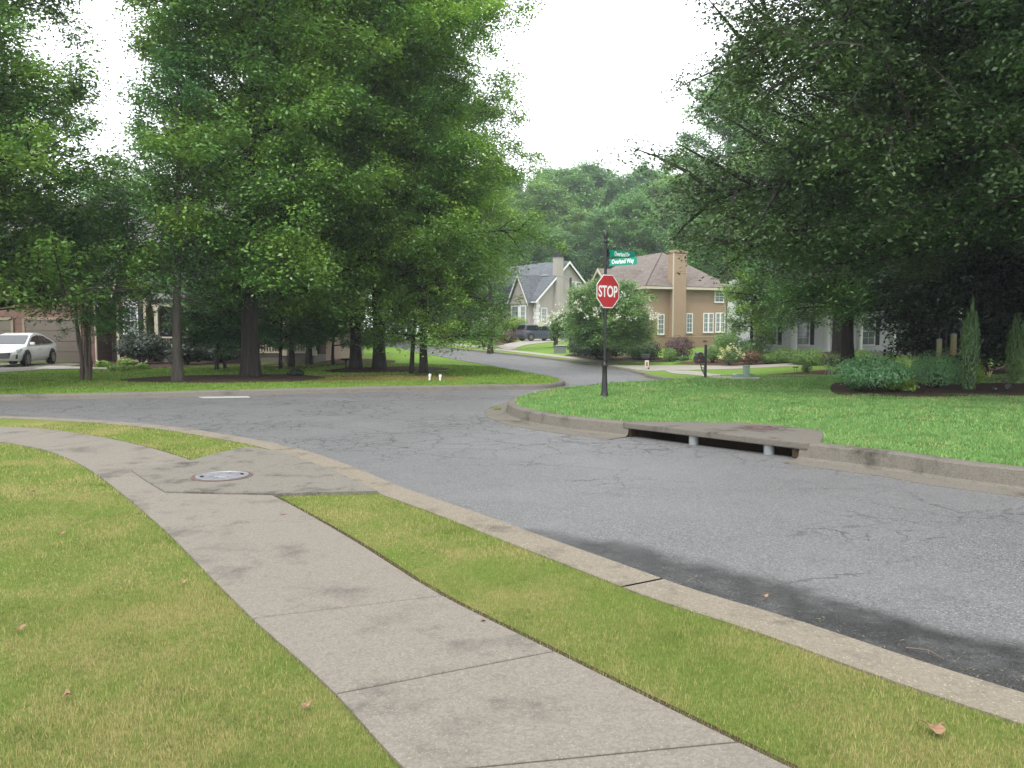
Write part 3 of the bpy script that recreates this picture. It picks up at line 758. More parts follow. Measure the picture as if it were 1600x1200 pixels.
grass('island_grass', in_isle, M['blade_isle'], [(8, 14, 3200, .055, .012), (8, 14, 500, .05, .05), (14, 22, 1000, .055, .024), (14, 22, 160, .05, .07), (22, 36, 240, .06, .05)], 2)
grass('yard_grass', in_farl, M['blade_far'], [(18, 28, 420, .045, .03), (28, 42, 150, .05, .06)], 3)

# dry clippings and flakes washed against the near kerb
rg = np.random.default_rng(9); n = 1500
al = rg.uniform(-.6, 6.2, n); of = np.abs(rg.normal(0, .16, n)) * np.clip(.4 + al * .25, .4, 1.6) - .03
X = _a.x + _t.x * al + _n.x * of; Y = _a.y + _t.y * al + _n.y * of; N_ = rg.normal(0, .35, (n, 3)); N_[:, 2] += 1
sz = rg.uniform(.004, .014, n)[:, None]; N_ /= np.linalg.norm(N_, axis=1, keepdims=True); d_ = rg.normal(0, 1, (n, 3)); d_ -= N_ * (d_ * N_).sum(1, keepdims=True); d_ /= np.linalg.norm(d_, axis=1, keepdims=True); b_ = np.cross(N_, d_)
P_ = np.stack([X, Y, np.full(n, -.122) + rg.uniform(0, .008, n)], 1); V = np.empty((n, 4, 3)); V[:, 0] = P_ - d_ * sz; V[:, 1] = P_ + b_ * sz * .22; V[:, 2] = P_ + d_ * sz; V[:, 3] = P_ - b_ * sz * .22
o = np_mesh('kerb_litter', V.reshape(-1, 3), np.arange(n * 4).reshape(-1, 4), None, [M['clip']]); o['kind'] = 'stuff'

# ------------------------------------------------------------------ foliage
def leaf_geo(P, N, size, asp, rg):
    """one folded rhombus per leaf"""
    n = len(P); N = N / np.linalg.norm(N, axis=1, keepdims=True)
    d = rg.normal(0, 1, (n, 3)); d -= N * (d * N).sum(1, keepdims=True); d /= np.linalg.norm(d, axis=1, keepdims=True)
    b = np.cross(N, d); s = (size * rg.uniform(.65, 1.25, n))[:, None]
    V = np.empty((n, 4, 3), np.float32)
    V[:, 0] = P - d * s * .5; V[:, 1] = P + b * s * asp * .5 + N * s * .10 - d * s * .06; V[:, 2] = P + d * s * .5; V[:, 3] = P - b * s * asp * .5 + N * s * .10 - d * s * .06
    return V.reshape(-1, 3), np.arange(n * 4).reshape(-1, 4)
def spray(C, D, per, rc, flat, leaf, asp, rg, upb=1.15, jit=.5):
    """leaves round cluster centres C, each cluster a flattened spray tilted along D"""
    n = len(C); k = rg.poisson(per, n); idx = np.repeat(np.arange(n), k); m = len(idx)
    rcv = rc * rg.uniform(.6, 1.3, n)
    O = rg.normal(0, 1, (m, 3)); O *= (np.abs(rg.normal(.8, .35, m)) / np.maximum(np.linalg.norm(O, axis=1), .3))[:, None]
    O[:, :2] *= rcv[idx, None]; O[:, 2] *= rcv[idx] * flat
    Dh = D[idx]; t = (O[:, :2] * Dh[:, :2]).sum(1); O[:, 2] += t * Dh[:, 2] * .6 - (O[:, 0] ** 2 + O[:, 1] ** 2) / (rcv[idx] * 2.6)*.5
    P = C[idx] + O
    N = rg.normal(0, jit, (m, 3)); N[:, 2] += upb; N[:, :2] += O[:, :2] / rcv[idx, None] * .35
    return leaf_geo(P, N, leaf, asp, rg)

DENS = 2.3
def make_tree(name, loc, H, r0, cb, prof, nlimb, lm, bm_, label=None, cat='tree', group=None, seed=0, leaf=.12, per=40, rc=.45, flat=.6,
              el=(-5, 60), sub=7, lop=(0, 0), wander=.25, asp=.55, lean=(0, 0), fork=None, droop=.35, vines=False, stems=1, cl_extra=1.0, zmin=.5, flare=1.4, topfill=10):
    rg = np.random.default_rng(seed); rd = random.Random(seed)
    root = empty(name, loc, 0, label, cat, group)
    wood = MB(); C = []; D = []
    NP = 12
    tr = []; wx = wy = 0.0
    for i in range(NP + 1):
        t = i / NP; wx += rd.gauss(0, wander) * .35; wy += rd.gauss(0, wander) * .35
        tr.append(Vector((lean[0] * t + wx * min(1, t * 2), lean[1] * t + wy * min(1, t * 2), H * .94 * t)))
    def rad(t): return max(.015, r0 * max(0.0, 1 - t) ** .8 * (1 + (flare - 1) * math.exp(-t * H / .45)))
    def tp(z):
        f = min(NP - 1e-3, max(0, z / (H * .94) * NP)); i = int(f); return tr[i].lerp(tr[i + 1], f - i)
    if stems == 1:
        zz = [-.15, 0, .15, .4, .8] + [H * .94 * k / 14 for k in range(1, 15) if H * .94 * k / 14 > 1.0]
        wood.tube([tp(max(0, z)) + Vector((0, 0, min(0, z))) for z in zz], [rad(max(0, z) / (H * .94)) for z in zz], 12)
        if vines:
            for k in range(7):
                a0 = k * .9 + rd.random(); pts = []
                for j in range(12):
                    z = -.1 + j * H * .04; a = a0 + .25 * math.sin(j * .8 + k); rr = rad(max(0, z) / (H * .94)) * 1.02
                    pts.append(tp(max(0, z)) + Vector((math.cos(a) * rr, math.sin(a) * rr, min(0, z))))
                wood.tube(pts, [.075 - .004 * j for j in range(12)], 6)
    else:
        for k in range(stems):
            a = 2 * math.pi * k / stems + rd.uniform(-.4, .4); sp = prof(.15) * rd.uniform(.2, .45); pts = []
            for j in range(9):
                t = j / 8; q = Vector((math.cos(a), math.sin(a), 0)) * (.10 + sp * t ** 1.5)
                pts.append(q + Vector((rd.gauss(0, .04), rd.gauss(0, .04), -.1 + (H * .9) * t)))
            wood.tube(pts, [max(.012, r0 * (1 - .85 * j / 8)) for j in range(9)], 8)
    for i in range(nlimb):
        t = ((i + rd.random() * .8) / nlimb) ** .95; z = cb + t * (H * .92 - cb); az = i * 2.39996 + rd.uniform(-.5, .5)
        Lm = prof(t) * rd.uniform(.75, 1.12)
        dl = math.cos(az - lop[0]); Lm *= 1 + lop[1] * dl
        if Lm < .25: continue
        e = R(el[0] + (el[1] - el[0]) * t + rd.uniform(-12, 12))
        p = tp(max(.3, z - Lm * max(0, math.sin(e)) * .45)); pts = [p]; nseg = 6; az_ = az
        for j in range(nseg):
            az_ += rd.gauss(0, .10); e -= droop * rd.uniform(.0, .45) * (1 - t * .7) * (j / nseg + .3)
            if p.z < zmin + .7: e = max(e, .12)
            p = p + Vector((math.cos(az_) * math.cos(e), math.sin(az_) * math.cos(e), math.sin(e))) * (Lm / nseg); pts.append(p)
        rb = min(rad(z / (H * .94)) * .5, .028 * Lm + .015)
        wood.tube(pts, [max(.008, rb * (1 - .9 * j / nseg)) for j in range(nseg + 1)], 6, False)
        C.append(pts[-1]); D.append((math.cos(az_), math.sin(az_), math.sin(e)))
        ns = max(4, int(sub * (.6 + Lm / 4.0)))
        for k in range(ns):
            s = .14 + .85 * ((k + rd.random() * .8) / ns) ** .85; f = s * nseg; ii = min(nseg - 1, int(f)); q = pts[ii].lerp(pts[ii + 1], f - ii)
            a2 = az_ + (1 if k % 2 else -1) * rd.uniform(.45, 1.25); L2 = (Lm * (.36 * (1 - s) + .2) + .5) * rd.uniform(.7, 1.2)
            e2 = e * .4 + R(rd.uniform(-28, 58)); pp = [q]; u = q
            for j in range(3):
                a2 += rd.gauss(0, .2); e2 -= droop * .25; e2 = max(e2, .1) if u.z < zmin + .5 else e2; u = u + Vector((math.cos(a2) * math.cos(e2), math.sin(a2) * math.cos(e2), math.sin(e2))) * (L2 / 3); pp.append(u)
            wood.tube(pp, [max(.006, rb * .35 * (1 - j / 3.5)) for j in range(4)], 4, False)
            nc = max(1 if cl_extra < 1 else 2, int(L2 / (rc * 1.35) * cl_extra))
            for c in range(nc):
                g = (c + .6) / nc * 3; gi = min(2, int(g)); v = pp[gi].lerp(pp[gi + 1], min(1, g - gi))
                C.append(v + Vector((rd.gauss(0, rc * .25), rd.gauss(0, rc * .25), rd.gauss(0, rc * .25)))); D.append((math.cos(a2), math.sin(a2), math.sin(e2)))
    for k in range(topfill):
        v = tp(H * rd.uniform(.85, .94)) + Vector((rd.gauss(0, rc), rd.gauss(0, rc), rd.uniform(0, H * .05))); C.append(v); D.append((0, 0, .2))
    per *= DENS; keep_ = [i for i, c in enumerate(C) if c[2] > zmin]; C = [C[i] for i in keep_]; D = [D[i] for i in keep_]
    V, Q = spray(np.array(C, np.float64), np.array(D, np.float64), per, rc, flat, leaf, asp, rg)
    wood.build('trunk', bm_, root, smooth=True)
    np_mesh('crown', V, Q, None, [lm], root)
    LEAFN.append((name, len(Q)))
    return root

def dome(r, k=.5, p=2.2):           # crown radius by relative height: widest low, rounded top
    return lambda t: r * (1 - max(0.0, (t - k) / (1 - k)) ** p) ** .5 if t > k else r * (.78 + .22 * t / k)
def cone(r, top=.12): return lambda t: r * (1 - (1 - top) * t ** 1.15)

LEAFN = []
def P3(px, py): x, y = G(px, py); return (x, y, terr(x, y))
def B3(px, y): x = at(px, y); return (x, y, terr(x, y))

# trees of the yard across the road (left half of the picture)
make_tree('shade_tree', B3(-150, 24), 19.5, .32, 2.4, cone(7.2, .3), 76, L['oak'], M['bark'], 'tall leafy tree at the left edge with its crown against the gap of white sky', seed=11, zmin=2.6, leaf=.14, per=88, rc=.66, flat=.6, cl_extra=1.0, el=(2, 50))
make_tree('oak_tree', P3(392, 589), 20.5, .24, 2.9, dome(4.9, .55), 62, L['oak'], M['bark'], 'big dark oak with vines up its trunk standing in the mulch bed', seed=27, lop=(0, .12), leaf=.14, per=88, rc=.66, flat=.6, cl_extra=1.0, el=(4, 62), vines=True, sub=7)
make_tree('willow_oak', P3(593, 577.5), 22.5, .26, 3.8, dome(6.6, .6), 74, L['oak_lt'], M['bark'], 'tall oak with the thicker straight trunk beside its twin, crown rising against white sky', seed=33, leaf=.14, per=88, rc=.66, flat=.6, cl_extra=1.0, el=(2, 66), lop=(0.1, .14), sub=7)
make_tree('willow_oak', P3(556, 577), 21, .24, 4.6, dome(3.8, .5), 46, L['oak'], M['bark'], 'tall oak with the slimmer trunk just left of its twin', seed=41, leaf=.14, per=84, rc=.66, flat=.6, cl_extra=1.0, el=(6, 62))
make_tree('maple_tree', P3(278, 596), 10.8, .15, 2.6, dome(2.0, .5), 34, L['maple'], M['bark_g'], 'slender pale-trunked tree with sparse airy leaves in front of the porch', seed=52, leaf=.11, per=13, rc=.42, el=(10, 70), wander=.2, flare=1.5)
make_tree('crape_myrtle', P3(135, 594), 5.9, .062, 1.9, dome(1.8, .45), 32, L['maple'], M['bark_s'], 'multi-stemmed crape myrtle on the lawn in front of the garage', cat='tree', seed=63, leaf=.10, per=30, rc=.36, el=(5, 60), stems=6)
make_tree('young_tree', P3(643, 583), 9.5, .085, 2.4, dome(1.5, .5), 22, L['oak'], M['bark'], 'thin dark sapling trunk between the twin oaks and the drooping oak', seed=71, leaf=.11, per=26, rc=.4, el=(-5, 60))
make_tree('water_oak', P3(662, 584), 12.5, .15, 1.3, cone(2.9, .4), 52, L['oak'], M['bark'], 'oak with low drooping branches reaching right over the lawn by the road', seed=84, leaf=.11, per=32, rc=.42, el=(-22, 45), lop=(0, .28), droop=.34, zmin=.8)
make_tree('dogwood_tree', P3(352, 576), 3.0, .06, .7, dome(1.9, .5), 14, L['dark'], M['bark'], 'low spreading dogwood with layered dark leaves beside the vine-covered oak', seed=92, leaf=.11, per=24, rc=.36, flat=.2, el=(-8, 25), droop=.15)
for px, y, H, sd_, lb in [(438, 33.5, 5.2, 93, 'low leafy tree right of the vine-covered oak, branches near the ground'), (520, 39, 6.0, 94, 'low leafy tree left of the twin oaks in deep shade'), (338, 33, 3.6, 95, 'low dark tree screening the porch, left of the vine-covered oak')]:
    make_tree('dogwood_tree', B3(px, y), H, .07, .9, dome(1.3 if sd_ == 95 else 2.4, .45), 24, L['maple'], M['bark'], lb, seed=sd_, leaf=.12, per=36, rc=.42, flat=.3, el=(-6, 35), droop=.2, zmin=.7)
for k, (px, y, H, r, s, lb) in enumerate([(455, 36, 9.5, .13, 101, 'thin tree with a short bare trunk behind the small dark bush'), (482, 38, 10.5, .15, 102, 'thin tree with a straight trunk deep in the shade bed'), (497, 43, 10, .12, 103, 'thin background tree nearest the twin oaks in the shade bed')]):
    make_tree('understory_tree', B3(px, y), H, r, 2.3, dome(2.4, .45), 26, L['maple' if k % 2 else 'oak'], M['bark'], lb, group='understory trees in the shade bed', seed=s, leaf=.13, per=32, rc=.5, el=(-8, 50))
make_tree('poplar_tree', B3(766, 62), 14.6, .2, 6.8, dome(2.0, .4), 28, L['oak_lt'], M['bark'], 'yellow-green tree behind the drooping oak, left of the grey house', seed=111, leaf=.2, per=22, rc=.6)
make_tree('back_tree', B3(330, 58), 19, .3, 3, dome(6.5, .4), 34, L['far3'], M['bark'], 'yellowish tree seen through the gap beside the oak, behind the porch', seed=121, leaf=.24, per=24, rc=.8)
make_tree('back_tree', B3(455, 66), 20, .3, 3, dome(7.5, .4), 36, L['far1'], M['bark'], 'broad tree in the backyard between the oak and the twin oaks', seed=122, leaf=.26, per=24, rc=.85)
make_tree('back_tree', B3(545, 78), 16, .3, 6.5, dome(7, .4), 34, L['far1'], M['bark'], 'backyard tree above the far bend of the road', seed=123, leaf=.28, per=24, rc=.9)

for px, y, H, r, mat, sd_, lb in [(-80, 74, 17, 7, 'far1', 131, 'backyard tree beyond the roof of the brick garage'), (60, 70, 13, 6.5, 'far2', 132, 'dark backyard tree behind the garage roof, lower than its neighbours'), (190, 66, 13.5, 6, 'far1', 133, 'backyard tree behind the main roof of the brick house'), (640, 92, 19, 7.5, 'far3', 134, 'light tree beyond the far bend, behind the twin oaks'), (720, 100, 15, 6, 'far1', 135, 'tree beyond the drooping oak, left of the cream house')]:
    make_tree('back_tree', B3(px, y), H, .3, 2.0, dome(r, .4), 32, L[mat], M['bark'], lb, seed=sd_, leaf=.30, per=26, rc=1.0)

# trees on the right
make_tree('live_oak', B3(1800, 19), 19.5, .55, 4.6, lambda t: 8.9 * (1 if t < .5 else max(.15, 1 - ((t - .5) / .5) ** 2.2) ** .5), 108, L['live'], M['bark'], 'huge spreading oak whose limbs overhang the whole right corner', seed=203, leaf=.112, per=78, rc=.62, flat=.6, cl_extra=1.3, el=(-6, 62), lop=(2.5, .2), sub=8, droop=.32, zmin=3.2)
make_tree('backing_oak', B3(1310, 52), 19, .4, 3.5, dome(7.6, .5), 44, L['oak'], M['bark'], 'big oak behind the overhanging limbs, above the white columned house', seed=205, zmin=5.0, leaf=.19, per=40, rc=.85, el=(0, 60))
make_tree('backing_oak', B3(1640, 44), 19, .4, 3.5, dome(7.4, .5), 44, L['oak'], M['bark'], 'big oak behind the overhanging limbs at the far right', seed=206, zmin=2.5, leaf=.18, per=40, rc=.85, el=(0, 60))
make_tree('shade_maple', B3(1326, 37.5), 11.4, .31, 3.0, dome(4.2, .5), 48, L['maple'], M['bark'], 'dark low-branching maple in front of the white columned house', seed=212, lop=(math.pi, .08), zmin=2.0, leaf=.15, per=44, rc=.7, el=(0, 52), droop=.35)
make_tree('redbud_tree', B3(1172, 55.2), 9.8, .12, 2.0, dome(1.9, .42), 26, L['oak_lt'], M['bark'], 'small bright green tree covering the left end of the white house', seed=215, leaf=.16, per=40, rc=.6, el=(-5, 55))
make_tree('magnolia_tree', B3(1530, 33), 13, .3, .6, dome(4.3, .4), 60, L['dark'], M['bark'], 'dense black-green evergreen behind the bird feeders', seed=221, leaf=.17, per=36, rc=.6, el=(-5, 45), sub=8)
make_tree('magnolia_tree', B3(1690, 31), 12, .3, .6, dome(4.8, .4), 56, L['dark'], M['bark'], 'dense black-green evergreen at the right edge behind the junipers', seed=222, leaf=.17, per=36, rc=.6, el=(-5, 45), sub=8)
make_tree('tulip_tree', B3(1128, 84), 29.5, .4, 6, dome(6.2, .5), 46, L['far1'], M['bark'], 'tall lighter green tree rising behind the tan house, beside the open sky', seed=231, leaf=.30, per=26, rc=.95)

# the wood behind the houses: four kinds of tree, copied
wood_kinds = []
for k, (H, r, mat, s) in enumerate([(27, 6.5, 'far1', 301), (29, 6.0, 'far2', 302), (25, 6.8, 'far3', 303), (30, 5.2, 'far2', 304)]):
    wood_kinds.append(make_tree('forest_tree', (0, 0, 0), H, .35, 3.0 if k != 3 else 7.0, dome(r, .45), 44, L[mat], M['bark'], seed=s, leaf=.42, per=26, rc=1.15, flat=.6, cat='tree', group='tall trees of the wood behind the houses'))
spots = []
# (photo column, distance, kind, height factor, label)
WOODS = [
    (842, 128, 2, 1.02, 'light green wood tree left of the chimney of the grey house'),
    (885, 140, 0, 1.12, 'wood tree directly above the chimney of the grey house'),
    (925, 146, 1, 1.12, 'dark round-topped wood tree, the highest in the middle of the wood'),
    (962, 135, 3, .93, 'dark wood tree right above the pole of the stop sign'),
    (905, 122, 2, .80, 'lower light green wood tree behind the right gable of the grey house'),
    (1000, 142, 1, 1.08, 'dark wood tree between the street signs and the tan house roof'),
    (1040, 126, 2, 1.02, 'light green wood tree behind the roof ridge of the tan house'),
    (1085, 138, 0, 1.10, 'wood tree half hidden by the tulip tree above the tan house'),
    (985, 118, 0, .80, 'lower wood tree filling the gap between the grey and the tan house'),
    (790, 134, 1, 1.0, 'dark wood tree just right of the big left-hand oaks'),
    (745, 138, 0, 1.02, 'wood tree behind the left-hand oaks above the cream house'),
    (690, 144, 2, 1.05, 'light wood tree mostly hidden behind the left-hand oaks'),
    (630, 150, 1, 1.05, 'dark wood tree seen between trunks of the left-hand oaks'),
    (855, 158, 3, 1.12, 'distant dark wood tree peeping over the wood left of the chimney'),
    (950, 160, 0, 1.14, 'distant wood tree peeping over the wood above the green street signs'),
    (1030, 160, 3, 1.12, 'distant dark wood tree on the skyline right of the street signs'),
    (1150, 132, 1, 1.05, 'dark wood tree behind the crown of the tulip tree'),
    (1230, 120, 0, 1.0, 'wood tree behind the white columned house, left part'),
    (1330, 118, 1, 1.0, 'wood tree behind the white columned house, right part'),
    (820, 114, 1, .62, 'low dark wood tree close behind the roof of the grey house'),
    (870, 113, 1, .55, 'small dark wood tree behind the chimney stack of the grey house'),
    (945, 116, 1, .66, 'small dark wood tree in the deep gap beside the grey gable'),
    (1100, 104, 1, .80, 'dark wood tree close behind the chimney of the tan house'),
    (420, 135, 0, 1.0, 'wood tree far behind the porch house'), (520, 130, 1, 1.0, 'wood tree far behind the shade bed'),
    (1480, 100, 0, 1.0, 'wood tree far behind the black evergreens'),
]
used = set()
for i, (px, y, k, hs, lb) in enumerate(WOODS):
    o = wood_kinds[k] if k not in used else copy_tree(wood_kinds[k]); used.add(k)
    o.location = B3(px, y); o.rotation_euler = (0, 0, i * 1.7); o.scale = (hs * (1.0 + .1 * math.sin(i)), hs * (1.0 + .1 * math.sin(i)), hs)
    o['label'] = lb

# ------------------------------------------------------------------ shrubs and small plants
def shrub(name, loc, rx, ry, h, mat, label, cat='shrub', group=None, seed=0, n=2600, leaf=.07, lumps=9, tight=.0, flowers=None, shape='dome', asp=.55, base=0.0, stem=True):
    rg = np.random.default_rng(seed); root = empty(name, loc, 0, label, cat, group)
    # lumpy closed crown: a few overlapping mounds
    cs = []
    for k in range(lumps):
        a = 2.4 * k + rg.uniform(-.4, .4); q = math.sqrt((k + .5) / lumps) * (.62 - .3 * tight)
        cs.append((math.cos(a) * q * rx, math.sin(a) * q * ry, h * (base + (1 - base) * rg.uniform(.42, .56) * (1 - .35 * q)), (.52 + .34 * tight) * rg.uniform(.85, 1.15)))
    cs.append((0, 0, h * (.5 + base * .5), .78))
    cs = np.array(cs); idx = rg.integers(0, len(cs), n)
    d = rg.normal(0, 1, (n, 3)); d /= np.linalg.norm(d, axis=1, keepdims=True)
    rr = rg.uniform(.62 + .25 * tight, 1.04, n) ** .7
    hh = h * (1 - base) * .5
    O = d * rr[:, None] * cs[idx, 3][:, None] * np.array([rx, ry, hh * 1.05])
    P = cs[idx, :3] + O; P[:, 2] = np.clip(P[:, 2], .03, h * 1.12)
    if shape == 'column':
        t = np.clip(P[:, 2] / h, 0, 1); P[:, :2] *= (np.minimum(1, .55 + 1.5 * t) * (1 - np.maximum(0, (t - .45) / .55) ** 1.6 * .85))[:, None]
    N = d + rg.normal(0, .35, (n, 3)); N[:, 2] += .35
    V, Q = leaf_geo(P, N, leaf, asp, rg)
    np_mesh('foliage', V, Q, None, [mat], root)
    if stem:
        mb = MB(); rd = random.Random(seed)
        for k in range(6):
            a = k * 1.05 + rd.random(); mb.tube([(math.cos(a) * .05, math.sin(a) * .05, -.05), (math.cos(a) * rx * .25, math.sin(a) * ry * .25, h * .35), (math.cos(a) * rx * .5, math.sin(a) * ry * .5, h * .72)], [.03 * max(.5, rx), .02 * max(.5, rx), .008], 5)
        mb.build('stem', M['bark'], root, smooth=True)
    if flowers:
        fm, nf, fs = flowers; k = rg.integers(0, n, nf * 14); k = k[(P[k, 2] > h * .3) & (rr[k] > .85)][:nf]
        FV = []; FQ = []; b = 0
        for i in k:
            c = P[i] + d[i] * .04; m = 14
            v, q = leaf_geo(c + rg.normal(0, fs * .32, (m, 3)), rg.normal(0, 1, (m, 3)), fs * .6, .8, rg); np_mesh('bloom', v, q, None, [fm], root)
    return root
def sh(px, py, wpx, hpx, mat, label, y=None, name='shrub', dr=1.0, **k):
    """shrub whose base is at photo (px, py); wpx, hpx its size in photo pixels"""
    x, yy = G(px, py) if y is None else (at(px, y), y)
    s = yy / F; return shrub(name, (x, yy, terr(x, yy)), wpx * s / 2, wpx * s / 2 * dr, hpx * s, M_(mat), label, **k)
def M_(m): return L[m] if isinstance(m, str) else m

# island bed
sh(1362, 613, 128, 74, 'blue', 'wide blue-green shrub at the left end of the mulch bed', n=9000, leaf=.075, lumps=13, seed=401, asp=.4)
sh(1466, 607, 100, 70, 'blue', 'grey-green shrub under the bird feeders behind the tall juniper', n=7000, leaf=.07, lumps=11, seed=402, asp=.4)
sh(1405, 613, 52, 28, 'lime', 'low lime-green perennial in front of the blue-green shrubs', n=900, leaf=.09, lumps=6, seed=403, name='perennial', cat='plant', stem=False)
sh(1527, 604, 22, 52, 'lime', 'light green upright plant just right of the tall juniper', n=500, leaf=.07, seed=404, name='perennial', cat='plant', stem=False)
sh(1337, 612, 40, 30, 'shrub', 'small green tuft at the left foot of the wide blue-green shrub', n=1200, leaf=.07, seed=405, stem=False)
def juniper(px, py, wpx, hpx, label, seed):
    x, y = G(px, py); s = y / F; h = hpx * s; r = wpx * s / 2; rg = np.random.default_rng(seed); rd = random.Random(seed)
    root = empty('columnar_juniper', (x, y, terr(x, y)), 0, label, 'shrub', 'columnar junipers in the mulch bed')
    C = []; mb = MB(); PP = []; NN = []
    for k in range(17):                                      # upright flame-shaped plumes
        a = k * 2.4; q = r * .72 * math.sqrt((k + .3) / 17); b = rd.uniform(.06, .42) * (0 if k > 11 else 1); tp_ = h * rd.uniform(.72, 1.0) * (1 - .38 * q / r) + h * .05
        if k == 0: tp_ = h
        z = np.sort(rg.uniform(b * h + .05, tp_, 330)); t = (z - b * h) / (tp_ - b * h)
        rr = r * .34 * np.sin(np.clip(t, .02, 1) ** .75 * math.pi) ** .7 + .012
        an = rg.uniform(0, 2 * math.pi, 330); u = np.sqrt(rg.uniform(.2, 1, 330)) * rr; sp = (.45 + .65 * z / h) * (1 - .25 * z / h)
        PP.append(np.stack([math.cos(a) * q * sp + np.cos(an) * u, math.sin(a) * q * sp + np.sin(an) * u, z], 1))
        NN.append(np.stack([np.cos(an), np.sin(an), rg.normal(.15, .3, 330)], 1))
        mb.tube([(0, 0, 0), (math.cos(a) * q * .5, math.sin(a) * q * .5, h * .25), (math.cos(a) * q * .9, math.sin(a) * q * .9, tp_ * .8)], [.022, .014, .004], 5)
    P = np.concatenate(PP); N = np.concatenate(NN); n = len(P)
    d = np.stack([rg.normal(0, .25, n), rg.normal(0, .25, n), np.ones(n)], 1); N /= np.linalg.norm(N, axis=1, keepdims=True)
    b = np.cross(N, d); b /= np.linalg.norm(b, axis=1, keepdims=True); s_ = rg.uniform(.05, .11, n)[:, None]
    V = np.empty((n, 4, 3), np.float32); V[:, 0] = P - d * s_ * .4; V[:, 1] = P + b * s_ * .16; V[:, 2] = P + d * s_ * .6; V[:, 3] = P - b * s_ * .16
    np_mesh('foliage', V.reshape(-1, 3), np.arange(n * 4).reshape(-1, 4), None, [L['juniper']], root); mb.build('stem', M['bark'], root, smooth=True)
juniper(1513, 611, 42, 146, 'taller columnar juniper at the front of the island mulch bed', 411)
juniper(1586, 601, 44, 112, 'shorter columnar juniper at the right edge of the mulch bed', 412)
for k, (px, py, lb) in enumerate([(1533, 592, 'daylily clump with orange-yellow blades right of the tall juniper'), (1546, 590, 'small yellow daylily clump between the two junipers')]):
    x, y = G(px, py); rg = np.random.default_rng(420 + k); mb = MB(); root = empty('daylily', (x, y, terr(x, y)), 0, lb, 'plant', 'daylilies behind the junipers')
    for j in range(26):
        a = rg.uniform(0, 6.28); l = rg.uniform(.16, .34) * (1.3 - .5 * k); e = rg.uniform(.1, .6); c, s_ = math.cos(a), math.sin(a)
        mb.face([(c * .02 - s_ * .008, s_ * .02 + c * .008, 0), (c * .02 + s_ * .008, s_ * .02 - c * .008, 0), (c * l * e * .6 + s_ * .01, s_ * l * e * .6 - c * .01, l * .7), (c * l * e, s_ * l * e, l), (c * l * e * .6 - s_ * .01, s_ * l * e * .6 + c * .01, l * .7)])
    mb.build('leaves', L['yellow' if k else 'redleaf'], root)

# in front of the tan house
sh(1000, 561, 62, 32, 'shrub', 'rounded dark green shrub left of the large purple shrub', n=3500, leaf=.13, seed=431, tight=.6)
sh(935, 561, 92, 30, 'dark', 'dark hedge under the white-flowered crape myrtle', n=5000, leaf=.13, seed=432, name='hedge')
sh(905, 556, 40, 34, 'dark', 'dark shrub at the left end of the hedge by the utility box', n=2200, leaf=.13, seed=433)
sh(1060, 562, 46, 41, 'purple', 'large domed purple shrub against the tan house wall', n=4200, leaf=.10, seed=434, tight=.8)
sh(1016, 556, 34, 34, 'purple', 'smaller dark purple shrub behind the rounded dark green shrub', n=2200, leaf=.11, seed=435, tight=.6, y=57)
sh(1047, 565, 26, 24, 'box', 'small bright green shrub at the foot of the large purple shrub', n=1500, leaf=.09, seed=436, tight=.6)
sh(1066, 566, 18, 14, 'shrub', 'little green flowering plant in front of the large purple shrub', n=600, leaf=.08, seed=437, flowers=(L['white'], 6, .08), stem=False)
sh(1140, 572, 38, 38, 'shrub', 'hydrangea covered in pale yellow blooms', n=1800, leaf=.11, seed=438, flowers=(L['yellow'], 60, .17), name='hydrangea')
sh(1113, 567, 34, 36, 'crape', 'grey-green bush with a reddish top left of the hydrangea', n=2200, leaf=.10, seed=439)
sh(1120, 556, 22, 22, 'redleaf', 'reddish bush top behind the hydrangea', n=1200, leaf=.10, seed=440, y=56)
sh(1135, 545, 54, 46, 'crape', 'loose green shrub by the right corner of the tan house', n=3500, leaf=.13, seed=441, y=61)
sh(1172, 570, 42, 28, 'redleaf', 'reddish-green nandina right of the hydrangea', n=2200, leaf=.10, seed=442, name='nandina')
sh(1198, 569, 28, 22, 'box', 'olive-green low shrub between the nandina and the clipped boxwood', n=1400, leaf=.09, seed=443)
sh(1176, 556, 54, 46, 'crape', 'tall loose shrub with a reddish tint at the left end of the white porch', n=3200, leaf=.12, seed=444, y=55, flowers=(L['redleaf'], 14, .16))
for px, py, wd, hh, y, lb, sd_ in [(1225, 567, 42, 27, None, 'clipped round boxwood at the front, nearest the footpath', 451), (1249, 562, 36, 27, 50, 'clipped round boxwood second from the left before the white porch', 452),
                                  (1272, 562, 40, 29, 49, 'clipped round boxwood left of the reddish nandina mound', 453), (1204, 551, 24, 16, 52, 'bright flat-topped clipped shrub behind the olive-green shrub', 454),
                                  (1345, 553, 44, 24, 48, 'clipped shrub right of the maple trunk before the porch', 455), (1228, 546, 30, 14, 54, 'low clipped shrub against the porch between two columns', 456)]:
    sh(px, py, wd, hh, 'box', lb, y=y, n=3400, leaf=.08, seed=sd_, tight=1.0, name='boxwood', group='clipped shrubs before the white house')
sh(1302, 562, 46, 28, 'redleaf', 'reddish nandina mound beside the maple trunk', n=2600, leaf=.10, seed=461, name='nandina', y=47)
sh(1260, 583, 18, 17, 'shrub', 'small upright dark bush beside the little ground stand', n=900, leaf=.06, seed=462, tight=.4)
